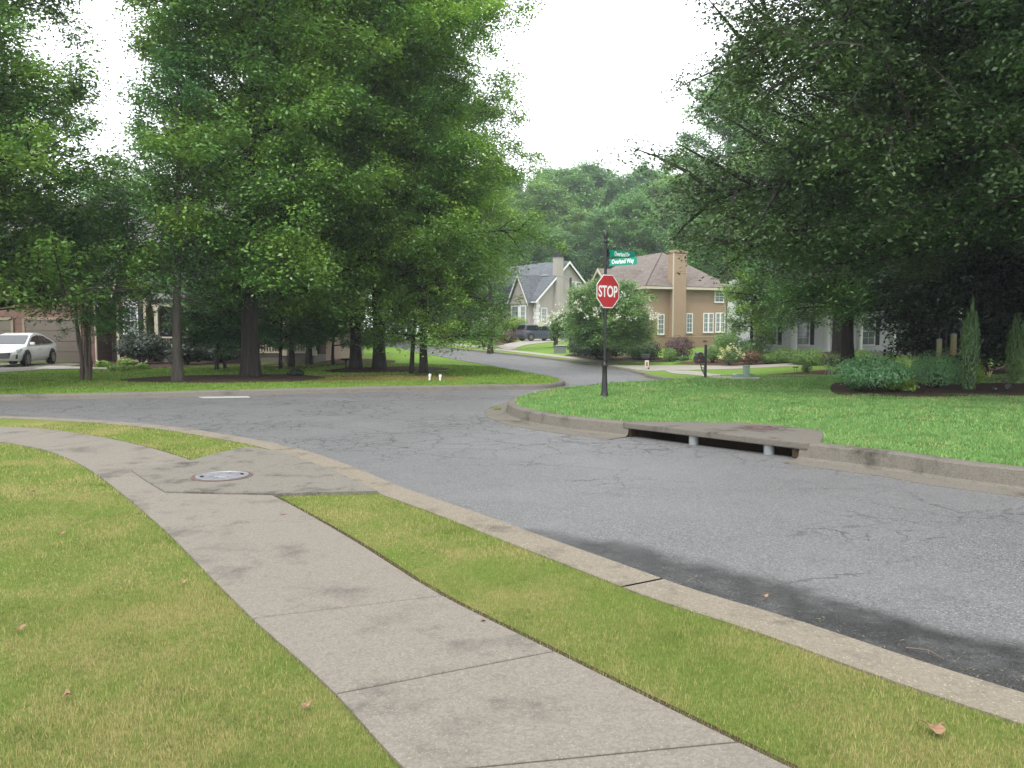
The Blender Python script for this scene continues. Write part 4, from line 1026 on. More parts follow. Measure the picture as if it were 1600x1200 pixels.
# crape myrtles in flower
make_tree('crape_myrtle', B3(948, 53), 4.9, .07, 1.2, dome(2.9, .55), 44, L['crape'], M['bark_s'], 'wide white-flowered crape myrtle behind the stop sign', seed=471, leaf=.14, per=52, rc=.55, el=(5, 50), stems=6, zmin=.9)
make_tree('crape_myrtle', B3(868, 70), 3.0, .09, 1.1, dome(.95, .4), 18, L['crape'], M['bark_s'], 'small white-flowered crape myrtle in front of the blue-grey car', seed=472, leaf=.14, per=34, rc=.42, el=(0, 60), stems=4)
def blooms(root, zc, rx, rz, n, seed, fs=.24):
    rg = np.random.default_rng(seed)
    for i in range(n):
        d = rg.normal(0, 1, 3); d /= np.linalg.norm(d); d[2] = abs(d[2]) * .8 + d[2] * .2; c = d * np.array([rx, rx, rz]) * rg.uniform(.85, 1.05) + np.array([0, 0, zc]); m = 14
        v, q = leaf_geo(c + rg.normal(0, fs * .4, (m, 3)), rg.normal(0, 1, (m, 3)), fs * .55, .8, rg); np_mesh('bloom', v, q, None, [L['white']], root)
for o in list(col.objects):
    if o.name.startswith('crape_myrtle') and 'white-flowered' in o.get('label', ''):
        if 'wide' in o['label']: blooms(o, 2.9, 3.5, 2.0, 100, 5)
        else: blooms(o, 1.9, 1.5, 1.1, 45, 6)
# beds by the grey house
sh(757, 543, 62, 62, 'crape', 'loose white-flowering bush left of the grey house', y=70, n=4200, leaf=.14, seed=481, flowers=(L['white'], 50, .16))
sh(806, 534, 34, 38, 'lime', 'bright lime cloud-pruned shrub under the bay window', y=93, n=3000, leaf=.13, seed=482, tight=.9, base=.5)
sh(800, 531, 44, 40, 'shrub', 'green shrub behind the lime cloud-pruned shrub', y=95, n=2600, leaf=.16, seed=483)
sh(793, 541, 28, 22, 'purple', 'burgundy rounded shrub left of the blue-grey car', y=82, n=2400, leaf=.12, seed=484, tight=.8)
# left house planting
for k, (px, py, wd, hh) in enumerate([(162, 575, 26, 14), (196, 572, 28, 15), (180, 579, 24, 11), (196, 580, 28, 12), (222, 577, 22, 12)]):
    lb = ['lime hosta clump nearest the crape myrtle stems', 'lime hosta clump at the back of the bed, below the shuttered window', 'lime hosta clump in the front row by the entry path', 'lime hosta clump in the middle of the front row', 'lime hosta clump at the right end of the row'][k]
    sh(px, py, wd, hh, 'lime', lb, n=420, leaf=.13, seed=490 + k, asp=.6, name='hosta', cat='plant', group='lime hostas in the front bed', stem=False)
sh(222, 569, 84, 66, 'dark', 'big dark evergreen shrub below the shuttered window', n=7000, leaf=.12, seed=501, lumps=12)
sh(292, 570, 60, 48, 'dark', 'dark shrub in front of the porch railing', n=4600, leaf=.12, seed=502)
sh(345, 568, 60, 40, 'dark', 'dark shrub under the layered dogwood', n=4600, leaf=.12, seed=503)
sh(430, 563, 70, 44, 'shrub', 'shaded green shrub deep behind the big oak', n=4000, leaf=.14, seed=504, y=44)
sh(510, 553, 60, 44, 'shrub', 'shaded green shrub at the far end of the shade bed', n=3600, leaf=.16, seed=505, y=50)
sh(462, 588, 26, 14, 'dark', 'small dark bush at the edge of the oak mulch bed', n=1200, leaf=.08, seed=506)

print('LEAVES', sum(n for _, n in LEAFN), LEAFN)

for k, (px, py, wd, lb) in enumerate([(1290, 719, 22, 'small bright weed tuft in the gutter just right of the storm drain'), (1335, 724, 14, 'tiny weed tuft in the gutter, second from the storm drain'), (1470, 741, 20, 'low weed tuft in the gutter near the right edge'), (1548, 746, 14, 'tiny weed tuft in the gutter, farthest right'), (868, 657, 12, 'tiny weed tuft in the gutter left of the storm drain'), (776, 640, 16, 'weed tuft at the tip of the corner kerb')]):
    x, y = G(px, py, -.12); s_ = y / F
    shrub('weed_tuft', (x, y, -.13), wd * s_ / 2, wd * s_ / 2.5, .07, L['lime'], lb, 'weed', 'weeds in the gutter', seed=600 + k, n=160, leaf=.035, lumps=4, asp=.35, stem=False)

# ------------------------------------------------------------------ houses
def siding(mb, a, u, n, z0, z1, wl, wr, step=.19):
    """lapped boards on a wall: a is the wall's origin, u along it, n outward"""
    a = Vector(a); u = Vector(u); n = Vector(n); z = z0
    while z < z1 - 1e-4:
        zt = min(z1, z + step); l0, r0, l1, r1 = wl(z), wr(z), wl(zt), wr(zt)
        p = lambda s, zz, o: a + u * s + n * o + Vector((0, 0, zz))
        if r0 - l0 > .01:
            mb.face([p(l0, z, .04), p(r0, z, .04), p(r1, zt, .003), p(l1, zt, .003)])
            mb.face([p(l0, z, .0), p(r0, z, .0), p(r0, z, .04), p(l0, z, .04)])
        z = zt
def window(parent, a, u, n, s, z, w_, h, frame, pane, muntins=(1, 2), fw=.07, shutters=0.0, name='window'):
    """framed window standing on the wall line: a origin, u along the wall, n outward"""
    a = Vector(a); u = Vector(u).normalized(); n = Vector(n).normalized()
    Mx = Matrix(((u.x, n.x, 0, 0), (u.y, n.y, 0, 0), (0, 0, 1, 0), (0, 0, 0, 1))); Mx.translation = a + u * s + Vector((0, 0, z))
    mb = MB(); o = .03
    for x in (-w_ / 2 - fw / 2, w_ / 2 + fw / 2): mb.box(x, o, h / 2, fw, .09, h + 2 * fw, 0, Mx)
    for zz in (-fw / 2, h + fw / 2): mb.box(0, o, zz, w_, .088, fw, 0, Mx)
    mb.box(0, o + .03, -fw - .03, w_ + 3 * fw, .12, .05, 0, Mx)
    nx, nz = muntins
    mb.box(0, o, h / 2, w_, .06, .05, 0, Mx)
    for i in range(1, nx): mb.box(-w_ / 2 + w_ * i / nx, o, h / 2, .022, .05, h, 0, Mx)
    for i in range(1, nz):
        if abs(i / nz - .5) > .01: mb.box(0, o, h * i / nz, w_, .05, .022, 0, Mx)
    f = mb.build(name, frame, parent)
    pb = MB(); pb.box(0, o, h / 2, w_, .03, h, 0, Mx); pb.build('pane', pane, f)
    if shutters:
        for x in (-w_ / 2 - fw - shutters / 2, w_ / 2 + fw + shutters / 2):
            sb = MB(); sb.box(x, .025, h / 2, shutters, .06, h + fw, 0, Mx)
            for i in range(int(h / .12)): sb.box(x, .06, .06 + i * .12, shutters * .78, .014, .05, 0, Mx)
            sb.build('shutter', M['shutter'], parent)
    return f
def rake(mb, p0, p1, n, w_=.22, th=.1):
    """trim board along a sloping edge"""
    p0 = Vector(p0); p1 = Vector(p1); n = Vector(n)
    mb.prism([p0, p1, p1 - Vector((0, 0, w_)), p0 - Vector((0, 0, w_))], n * th)
def wallbox(x0, x1, y0, y1, z0, z1): return MB().span(x0, x1, y0, y1, z0, z1)

# --- the brick and beige house on the left
def left_house():
    X, Y = -22.0, 40.0
    r = empty('brick_house', (X, Y, terr(X, Y)), 0, 'beige house with a brick garage front and a steep grey roof behind the left trees', 'house')
    # garage wing
    mb = MB(); mb.span(-5.8, 1.2, 0, 7.5, -.3, 3.1); mb.build('garage_wall', M['brick'], r)
    mb = MB(); siding(mb, (-2.3, -.005, 0), (1, 0, 0), (0, -1, 0), 3.1, 6.8, lambda z: -3.5 + max(0, z - 3.3) * 1.0, lambda z: 3.5 - max(0, z - 3.3) * 1.0)
    mb.prism([(-5.8, .02, 3.1), (1.2, .02, 3.1), (1.2, .02, 3.3), (-2.3, .02, 6.8), (-5.8, .02, 3.3)], (0, 7, 0)); mb.build('gable_wall', M['beige'], r)
    mb = MB()
    mb.slab([(-2.3, -.35, 6.85), (-2.3, 9, 6.85), (1.6, 9, 2.95), (1.6, -.35, 2.95)], .14)
    mb.slab([(-2.3, -.35, 6.85), (-2.3, 9, 6.85), (-6.2, 9, 2.95), (-6.2, -.35, 2.95)], .14); mb.build('garage_roof', M['roof_grey'], r)
    mb = MB(); rake(mb, (-2.3, -.36, 6.9), (1.62, -.36, 2.98), (0, -1, 0), .24, .05); rake(mb, (-2.3, -.36, 6.9), (-6.2, -.36, 2.98), (0, -1, 0), .24, .05); mb.build('rake_board', M['cream'], r)
    for x0, x1 in ((-2.26, .42), (-5.62, -2.95)):
        mb = MB()
        for k in range(4):
            mb.span(x0, x1, -.05, .02, .02 + k * .525, .02 + k * .525 + .505)
        d = mb.build('garage_door', M['gdoor'], r, bevel=.01)
        mb = MB(); mb.span(x0 - .12, x0, -.08, .02, 0, 2.12); mb.span(x1, x1 + .12, -.08, .02, 0, 2.12); mb.span(x0 - .12, x1 + .12, -.08, .02, 2.12, 2.26); mb.build('door_frame', M['beige'], d)
    mb = MB(); mb.tube([(1.27, -.08, 3.0), (1.27, -.08, .12), (1.42, -.22, .05)], .05, 8); mb.build('downspout', M['cream'], r)
    # recessed link wall and the small gabled bay
    mb = MB(); mb.span(1.2, 2.3, 1.6, 4, -.3, 4); siding(mb, (1.2, 1.595, 0), (1, 0, 0), (0, -1, 0), 0, 3.6, lambda z: .02, lambda z: 1.0); mb.build('link_wall', M['beige'], r)
    mb = MB(); mb.prism([(2.15, .4, -.3), (3.55, .4, -.3), (3.55, .4, 3.5), (2.85, .4, 5.5), (2.15, .4, 3.5)], (0, 4, 0))
    siding(mb, (2.85, .395, 0), (1, 0, 0), (0, -1, 0), 0, 5.5, lambda z: -.7 + max(0, z - 3.5) * .35, lambda z: .7 - max(0, z - 3.5) * .35)
    siding(mb, (2.145, .4, 0), (0, 1, 0), (-1, 0, 0), 0, 3.4, lambda z: 0, lambda z: 1.2); mb.build('bay_wall', M['beige'], r)
    mb = MB(); mb.slab([(2.85, .1, 5.6), (2.85, 4.4, 5.6), (3.8, 4.4, 2.95), (3.8, .1, 2.95)], .12); mb.slab([(2.85, .1, 5.6), (2.85, 4.4, 5.6), (1.9, 4.4, 2.95), (1.9, .1, 2.95)], .12); mb.build('bay_roof', M['roof_grey'], r)
    mb = MB(); rake(mb, (2.85, .09, 5.66), (3.82, .09, 2.97), (0, -1, 0), .22, .05); rake(mb, (2.85, .09, 5.66), (1.88, .09, 2.97), (0, -1, 0), .22, .05)
    mb.span(2.1, 2.22, .34, .4, -.1, 3.2); mb.span(3.48, 3.6, .34, .4, -.1, 3.2); mb.build('trim', M['cream'], r)
    window(r, (2.85, .36, 0), (1, 0, 0), (0, -1, 0), 0, 1.5, .62, 1.25, M['white'], M['glass_lt'], (2, 4), shutters=.2)
    window(r, (2.85, .36, 0), (1, 0, 0), (0, -1, 0), 0, 2.9, .62, .22, M['white'], M['glass'], (3, 1), .05, name='transom_window')
    # wall right of the bay, then the porch
    mb = MB(); mb.span(3.55, 12, 3, 4, -.3, 6.1); siding(mb, (3.55, 2.995, 0), (1, 0, 0), (0, -1, 0), 0, 6.1, lambda z: .02, lambda z: 8.4); mb.build('front_wall', M['beige'], r)
    mb = MB(); mb.span(-7, 12, 4, 14, -.3, 6.1); mb.build('main_wall', M['beige'], r)
    mb = MB(); mb.slab([(-7.5, 2.6, 6.0), (12.5, 2.6, 6.0), (9.5, 9, 9.2), (-4.5, 9, 9.2)], .16); mb.slab([(-7.5, 14.4, 6.0), (12.5, 14.4, 6.0), (9.5, 9, 9.2), (-4.5, 9, 9.2)], .16)
    mb.slab([(12.5, 2.6, 6.0), (12.5, 14.4, 6.0), (9.5, 9, 9.2)], .16); mb.slab([(-7.5, 2.6, 6.0), (-7.5, 14.4, 6.0), (-4.5, 9, 9.2)], .16); mb.build('roof', M['roof_grey'], r)
    mb = MB(); mb.slab([(1.0, .5, 3.7), (3.8, .5, 3.7), (3.8, 3.2, 5.7), (1.0, 3.2, 5.7)], .12); mb.build('link_roof', M['roof_grey'], r)
    mb = MB(); mb.span(-7.5, 12.5, 2.48, 2.6, 5.92, 6.14); mb.build('gutter', M['cream'], r)
    mb = MB(); mb.span(4.2, 12, .3, 3, -.2, .35); mb.build('porch_floor', M['gutter'], r)
    mb = MB(); mb.slab([(3.9, 0, 3.05), (12.3, 0, 3.05), (12.3, 3.1, 4.0), (3.9, 3.1, 4.0)], .12); mb.build('porch_roof', M['roof_grey'], r)
    mb = MB(); mb.span(4.0, 12.2, .1, .28, 2.78, 3.02); mb.build('porch_beam', M['cream'], r)
    for x in (4.2, 5.75, 8.2, 10.6, 12.05):
        mb = MB(); mb.span(x - .09, x + .09, .12, .30, .35, 2.78); mb.span(x - .13, x + .13, .08, .34, .35, .6); mb.span(x - .13, x + .13, .08, .34, 2.6, 2.78); mb.build('porch_column', M['cream'], r)
    mb = MB(); mb.span(4.3, 5.66, .17, .25, 1.22, 1.3); mb.span(4.3, 5.66, .17, .25, .48, .54)
    for k in range(10): mb.span(4.36 + k * .135, 4.41 + k * .135, .19, .23, .54, 1.22)
    for s0, s1 in ((5.84, 8.1), (8.3, 10.5), (10.7, 11.95)):
        mb.span(s0, s1, .17, .25, 1.22, 1.3); mb.span(s0, s1, .17, .25, .48, .54)
        for k in range(int((s1 - s0) / .14)): mb.span(s0 + .06 + k * .14, s0 + .11 + k * .14, .19, .23, .54, 1.22)
    mb.build('porch_railing', M['cream'], r)
    window(r, (0, 2.97, 0), (1, 0, 0), (0, -1, 0), 7.0, 1.0, .9, 1.6, M['white'], M['glass'], (2, 4)); window(r, (0, 2.97, 0), (1, 0, 0), (0, -1, 0), 9.6, 1.0, .9, 1.6, M['white'], M['glass'], (2, 4))
    for x in (4.9, 7.4, 10.0): window(r, (0, 2.97, 0), (1, 0, 0), (0, -1, 0), x, 4.2, .85, 1.3, M['white'], M['glass'], (2, 4), shutters=.25)
left_house()

# --- the grey stucco house far ahead
def grey_house():
    X, Y = at(838, 97), 97.0; zb = terr(X, Y)
    r = empty('stucco_house', (X, Y, zb), R(40), 'grey stucco house with a slate roof, tall chimney and white quoins', 'house')
    # local x runs along the side that faces us, local y along the front
    S, D_, e, pk = 10.3, 12.5, 4.9, 9.5; hx = S / 2
    mb = MB(); mb.prism([(0, 0, -.5), (S, 0, -.5), (S, 0, e), (hx, 0, pk), (0, 0, e)], (0, D_, 0)); mb.build('wall', M['stucco'], r)
    mb = MB()
    mb.slab([(hx, -.4, pk + .06), (hx, D_ + .3, pk + .06), (-.45, D_ + .3, e - .35), (-.45, -.4, e - .35)], .16)
    mb.slab([(hx, -.4, pk + .06), (hx, D_ + .3, pk + .06), (S + .45, D_ + .3, e - .35), (S + .45, -.4, e - .35)], .16)
    # hipped main roof behind
    mb.slab([(S + .2, 1.5, e), (S + .2, 9, e), (hx + 1.5, 9, pk + .35), (hx + 1.2, 4.5, pk + .35)], .16)
    mb.build('roof', M['roof_slate'], r)
    mb = MB(); rake(mb, (hx, -.42, pk + .16), (-.47, -.42, e - .27), (0, -1, 0), .28, .05); rake(mb, (hx, -.42, pk + .16), (S + .47, -.42, e - .27), (0, -1, 0), .28, .05)
    mb.span(-.52, -.40, -.4, D_ + .2, e - .48, e - .30); mb.build('rake_board', M['white'], r)
    # chimney on the gable side
    mb = MB(); mb.prism([(2.9, -.5, -.5), (4.4, -.5, -.5), (4.4, -.5, 5.0), (4.0, -.5, 5.6), (4.0, -.5, 10.1), (2.9, -.5, 10.1)], (0, .75, 0)); ch = mb.build('chimney', M['stucco'], r)
    mb = MB(); mb.span(2.8, 4.1, -.6, .35, 10.1, 10.38); mb.span(2.95, 3.95, -.45, .2, 10.38, 10.62); mb.span(2.86, 4.04, -.54, .29, 10.62, 10.86); mb.build('chimney_cap', M['dgrey'], ch)
    window(r, (0, -.02, 0), (1, 0, 0), (0, -1, 0), 1.2, 2.0, .75, 1.75, M['white'], M['glass_lt'], (2, 4), .1)
    for s in (6.05, 7.05): window(r, (0, -.02, 0), (1, 0, 0), (0, -1, 0), s, 5.35, .7, 1.75, M['white'], M['glass_lt'], (2, 4), .1)
    window(r, (0, -.02, 0), (1, 0, 0), (0, -1, 0), 8.2, 2.0, .8, 1.6, M['white'], M['glass_lt'], (2, 4), .1)
    # corner quoins
    mb = MB()
    for k in range(11):
        a = .55 if k % 2 else .38; mb.span(-.05, a, -.05, .02, -.3 + k * .46, -.3 + k * .46 + .42); mb.span(-.05, .0, .02, .93 - a, -.3 + k * .46, -.3 + k * .46 + .42)
    mb.build('quoin', M['white'], r)
    # small front gable over the bay window
    mb = MB(); mb.prism([(-.7, .75, -.4), (-.7, 4.05, -.4), (-.7, 4.05, e - .3), (-.7, 2.4, 7.7), (-.7, .75, e - .3)], (4, 0, 0)); mb.build('bay_wall', M['stucco'], r)
    mb = MB(); mb.slab([(-1.0, 2.4, 7.85), (4.2, 2.4, 7.85), (4.2, .45, e - .6), (-1.0, .45, e - .6)], .14); mb.slab([(-1.0, 2.4, 7.85), (4.2, 2.4, 7.85), (4.2, 4.35, e - .6), (-1.0, 4.35, e - .6)], .14); mb.build('bay_roof', M['roof_slate'], r)
    mb = MB(); rake(mb, (-1.02, 2.4, 7.95), (-1.02, .43, e - .55), (-1, 0, 0), .3, .05); rake(mb, (-1.02, 2.4, 7.95), (-1.02, 4.37, e - .55), (-1, 0, 0), .3, .05); mb.build('bay_rake', M['white'], r)
    mb = MB(); mb.prism([(-.7, 1.1, 1.4), (-1.3, 1.6, 1.4), (-1.3, 3.2, 1.4), (-.7, 3.7, 1.4)], (0, 0, 2.9)); bay = mb.build('bay_window', M['white'], r)
    mb = MB(); mb.prism([(-.65, .95, 4.3), (-1.45, 1.5, 4.3), (-1.45, 3.3, 4.3), (-.65, 3.85, 4.3)], (0, 0, .22)); mb.prism([(-.65, .95, 1.2), (-1.4, 1.5, 1.2), (-1.4, 3.3, 1.2), (-.65, 3.85, 1.2)], (0, 0, .2)); mb.build('bay_trim', M['stucco'], bay)
    window(r, (-1.30, 2.4, 0), (0, 1, 0), (-1, 0, 0), 0, 1.7, 1.1, 2.3, M['white'], M['glass_lt'], (2, 4), .08)
    uu = Vector((-.6, .5, 0)).normalized(); window(r, (-1.0, 1.35, 0), uu, Vector((-.5, -.6, 0)), 0, 1.7, .5, 2.3, M['white'], M['glass_lt'], (1, 4), .06)
    # recessed entry and the big left gable
    mb = MB(); mb.span(-.12, .0, 4.6, 5.7, -.2, 2.6); mb.build('door', M['darkdoor'], r, bevel=.02)
    mb = MB(); mb.prism([(-1.6, 6.2, -.4), (-1.6, 12.8, -.4), (-1.6, 12.8, e - .2), (-1.6, 9.5, 9.2), (-1.6, 6.2, e - .2)], (7, 0, 0)); mb.build('left_wall', M['stucco'], r)
    mb = MB(); mb.slab([(-2.0, 9.5, 9.32), (5.4, 9.5, 9.32), (5.4, 5.8, e - .5), (-2.0, 5.8, e - .5)], .16); mb.slab([(-2.0, 9.5, 9.32), (5.4, 9.5, 9.32), (5.4, 13.2, e - .5), (-2.0, 13.2, e - .5)], .16); mb.build('left_roof', M['roof_slate'], r)
    mb = MB(); rake(mb, (-2.02, 9.5, 9.42), (-2.02, 5.78, e - .42), (-1, 0, 0), .35, .05); rake(mb, (-2.02, 9.5, 9.42), (-2.02, 13.2, e - .42), (-1, 0, 0), .35, .05); mb.build('left_rake', M['white'], r)
    window(r, (-1.62, 8.0, 0), (0, 1, 0), (-1, 0, 0), 1.5, 1.4, 1.2, 1.9, M['white'], M['glass_lt'], (3, 4), .09); window(r, (-1.62, 8.0, 0), (0, 1, 0), (-1, 0, 0), 1.5, 5.4, .9, 1.4, M['white'], M['glass_lt'], (2, 4), .09)
    mb = MB(); mb.tube([(-.2, 6.1, e - .4), (-.2, 6.1, -.2)], .08, 6); mb.tube([(4.9, -.1, 5.0), (4.9, -.1, -.3)], .06, 6); mb.build('downspout', M['white'], r)
grey_house()

def cream_house():
    X, Y = at(764, 106), 106.0
    r = empty('cream_house', (X, Y, terr(X, Y)), R(28), 'pale cream house wing mostly hidden behind the drooping oak leaves', 'house')
    mb = MB(); mb.prism([(-5, 0, -.4), (2.2, 0, -.4), (2.2, 0, 4.4), (-1.4, 0, 7.8), (-5, 0, 4.4)], (0, 9, 0)); siding(mb, (-1.4, -.005, 0), (1, 0, 0), (0, -1, 0), 0, 7.8, lambda z: -3.6 + max(0, z - 4.4) * 1.06, lambda z: 3.6 - max(0, z - 4.4) * 1.06, .25); mb.build('wall', M['creamwall'], r)
    mb = MB(); mb.slab([(-1.4, -.3, 7.9), (-1.4, 9.3, 7.9), (2.6, 9.3, 4.1), (2.6, -.3, 4.1)], .15); mb.slab([(-1.4, -.3, 7.9), (-1.4, 9.3, 7.9), (-5.4, 9.3, 4.1), (-5.4, -.3, 4.1)], .15); mb.build('roof', M['roof_slate'], r)
    mb = MB(); mb.span(-3.9, 1.1, -.06, .02, 0, 2.3); mb.build('garage_door', M['white'], r, bevel=.02)
    for s in (-2.5, -.3): window(r, (0, -.02, 0), (1, 0, 0), (0, -1, 0), s, 3.2, .8, 1.4, M['white'], M['glass'], (2, 4), .1)
cream_house()

# --- the tan sided house
def tan_house():
    X, Y = at(1011, 69), 69.0; zb = terr(X, Y); A_ = R(22)
    def along(px): k = (px - 800) / F; return (k * Y - X) / (math.cos(A_) - k * math.sin(A_))
    r = empty('tan_house', (X, Y, zb), A_, 'two-storey tan house with lapped siding, brown hip roof and a broad side chimney', 'house')
    W, D_ = along(1133), 14.0; e = zat(449, 69) - zb; fz = zat(527, 69) - zb; pk = e + 3.35
    mb = MB(); mb.span(0, W, 0, D_, -1.2, e)
    siding(mb, (0, -.004, 0), (1, 0, 0), (0, -1, 0), fz, e, lambda z: 0, lambda z: W, .19); siding(mb, (-.004, 0, 0), (0, 1, 0), (-1, 0, 0), fz, e, lambda z: 0, lambda z: D_, .19); mb.build('wall', M['tan'], r)
    mb = MB(); mb.span(-.03, W + .03, -.03, D_ + .03, -1.3, fz - .01); mb.build('foundation', M['tanfound'], r)
    mb = MB(); o = .5
    a, b, c, d = (-o, -o, e), (W + o, -o, e), (W + o, D_ + o, e), (-o, D_ + o, e); r0, r1 = (W / 2, 4.2, pk), (W / 2, D_ - 4.2, pk)
    mb.slab([a, b, r0], .15); mb.slab([a, r0, r1, d], .15); mb.slab([b, c, r1, r0], .15); mb.slab([c, d, r1], .15); mb.build('roof', M['roof_brown'], r)
    mb = MB(); mb.span(-o - .05, W + o + .05, -o - .1, -o + .02, e - .14, e + .06); mb.span(-o - .1, -o + .02, -o, D_ + o, e - .14, e + .06); mb.span(W + o - .02, W + o + .1, -o, D_ + o, e - .14, e + .06); mb.build('gutter', M['cream'], r)
    mb = MB(); mb.span(-o + .03, W + o - .03, -o + .03, D_ + o - .03, e - .06, e - .01); mb.build('soffit', M['cream'], r)
    mb = MB(); top = zat(394, 69) - zb; c0, c1 = along(1045), along(1064); mb.span(c0, c1, -.62, .3, -1.2, top); siding(mb, (c0, -.625, 0), (1, 0, 0), (0, -1, 0), fz, top, lambda z: 0, lambda z: c1 - c0, .19); siding(mb, (c0 - .005, -.62, 0), (0, 1, 0), (-1, 0, 0), fz, top, lambda z: 0, lambda z: .9, .19)
    ch = mb.build('chimney', M['tan'], r); mb = MB(); mb.span(c0 - .1, c1 + .1, -.72, .4, top, top + .22); mb.build('chimney_cap', M['tan'], ch)
    mb = MB(); mb.span(c0 - .08, c0 - .001, -.66, -.56, fz, top); mb.build('chimney_trim', M['cream'], ch)
    def win(px0, px1, py0, py1, mun=(2, 4)):
        s0, s1 = along(px0), along(px1); yy = Y + (s0 + s1) / 2 * math.sin(A_); z0, z1 = zat(py1, yy) - zb, zat(py0, yy) - zb
        window(r, (0, -.02, 0), (1, 0, 0), (0, -1, 0), (s0 + s1) / 2, z0, s1 - s0 - .14, z1 - z0, M['white'], M['glass_lt'], mun, .08)
    win(1026.5, 1036.5, 492, 521); win(1071, 1080.5, 491, 518.5); win(1097.5, 1105, 490.5, 518); win(1105.5, 1113, 490.5, 518); win(1116.5, 1123.5, 490, 517.5); win(1124, 1131, 490, 517.5); win(1114.5, 1128.5, 455, 471)
    for s in (along(1072), along(1101)): mb = MB(); mb.span(s - .2, s + .2, -.05, .02, fz - .45, fz - .3); mb.build('vent', M['darkdoor'], r)
    # front gable wing on the left side
    gz = zat(424, 72) - zb
    mb = MB(); mb.prism([(-2.4, 1.6, -1), (-2.4, 6.0, -1), (-2.4, 6.0, e - .4), (-2.4, 3.8, gz), (-2.4, 1.6, e - .4)], (4, 0, 0)); siding(mb, (-2.404, 3.8, 0), (0, 1, 0), (-1, 0, 0), fz, gz, lambda z: -2.2 + max(0, z - e + .4) * 1.05, lambda z: 2.2 - max(0, z - e + .4) * 1.05); mb.build('gable_wall', M['tan'], r)
    mb = MB(); mb.slab([(-2.8, 3.8, gz + .1), (2.5, 3.8, gz + .1), (2.5, 1.2, e - .65), (-2.8, 1.2, e - .65)], .14); mb.slab([(-2.8, 3.8, gz + .1), (2.5, 3.8, gz + .1), (2.5, 6.4, e - .65), (-2.8, 6.4, e - .65)], .14); mb.build('gable_roof', M['roof_brown'], r)
    mb = MB(); rake(mb, (-2.82, 3.8, gz + .22), (-2.82, 1.15, e - .55), (-1, 0, 0), .28, .06); rake(mb, (-2.82, 3.8, gz + .22), (-2.82, 6.45, e - .55), (-1, 0, 0), .28, .06); mb.build('gable_rake', M['cream'], r)
    mb = MB(); mb.span(W + .05, W + .6, .5, 1.3, fz - .8, fz + .1); mb.build('utility_unit', M['pipe'], r, bevel=.03)
tan_house()

# --- the white columned house on the right
def white_house():
    Y = 58.0; X = at(1300, Y); zb = terr(X, Y)
    r = empty('white_house', (X, Y, zb), R(-4), 'white columned house with black shutters behind the dark maple', 'house')
    mb = MB(); mb.span(-5.8, 8, 0, 9, -.5, 5.8); siding(mb, (0, -.005, 0), (1, 0, 0), (0, -1, 0), .2, 5.8, lambda z: -5.8, lambda z: 8, .2); mb.build('wall', M['housewhite'], r)
    mb = MB(); mb.slab([(-6.3, -2.6, 5.7), (8.5, -2.6, 5.7), (8.5, 4.5, 9.0), (-6.3, 4.5, 9.0)], .16); mb.slab([(-6.3, 9.6, 5.7), (8.5, 9.6, 5.7), (8.5, 4.5, 9.0), (-6.3, 4.5, 9.0)], .16); mb.build('roof', M['roof_grey'], r)
    mb = MB(); mb.span(-6, 8.2, -2.3, 0, -.5, .25); mb.build('porch_floor', M['pale'], r)
    mb = MB(); mb.span(-6, 8.2, -2.3, -1.95, 5.3, 5.68); mb.build('porch_beam', M['white'], r)
    for k in range(7):
        x = -5.5 + k * 2.22; mb = MB(); mb.lathe([(.26, .25), (.26, .40), (.19, .42), (.18, 2.5), (.155, 5.05), (.22, 5.12), (.22, 5.3)], 16, (x, -2.1, 0)); mb.build('column', M['white'], r, smooth=True)
    for x in (-4.4, -2.1, 2.5, 4.8, 7.0):
        window(r, (0, -.02, 0), (1, 0, 0), (0, -1, 0), x, .75, .8, 1.9, M['white'], M['glass_lt'], (2, 4), .08, .3); window(r, (0, -.02, 0), (1, 0, 0), (0, -1, 0), x, 3.7, .8, 1.5, M['white'], M['glass'], (2, 4), .08, .3)
    mb = MB(); mb.span(-.3, .7, -.1, 0, .25, 2.5); mb.build('door', M['white'], r, bevel=.02)
white_house()

# white rail fence glimpsed between the tan and the white house
X0, Y0 = at(1147, 74), 74.0; zf = zat(517, 74)
fr = empty('rail_fence', (X0, Y0, zf), 0, 'short white rail fence between the tan and the white house', 'fence')
for k in range(4):
    mb = MB(); mb.span(k * .55 - .05, k * .55 + .05, -.05, .05, -1.2, .95); mb.build('post', M['white'], fr)
mb = MB()
for z in (.15, .5, .85): mb.span(0, 1.65, -.02, .02, z - .05, z + .05)
mb.build('rail', M['white'], fr)

# ------------------------------------------------------------------ lettering
def text_mesh(txt, size, sx=1.0, off=0.0):
    c = bpy.data.curves.new('lettering', 'FONT'); c.body = txt; c.size = size; c.align_x = 'CENTER'; c.align_y = 'CENTER'; c.extrude = .0015; c.offset = off
    o = bpy.data.objects.new('lettering', c); col.objects.link(o); bpy.context.view_layer.update()
    me = bpy.data.meshes.new_from_object(o.evaluated_get(bpy.context.evaluated_depsgraph_get())); bpy.data.objects.remove(o); bpy.data.curves.remove(c)
    xs_ = [v.co.x for v in me.vertices]; ys_ = [v.co.y for v in me.vertices]; cx, cy = (min(xs_) + max(xs_)) / 2, (min(ys_) + max(ys_)) / 2
    for v in me.vertices: v.co.x = (v.co.x - cx) * sx; v.co.y -= cy
    return me
def lettering(txt, size, parent, loc, rot, mat, sx=1.0, off=0.0, name='lettering'):
    me = text_mesh(txt, size, sx, off); me.materials.append(mat); me.name = name
    o = bpy.data.objects.new(name, me); col.objects.link(o); o.parent = parent; o.location = loc; o.rotation_euler = rot; return o

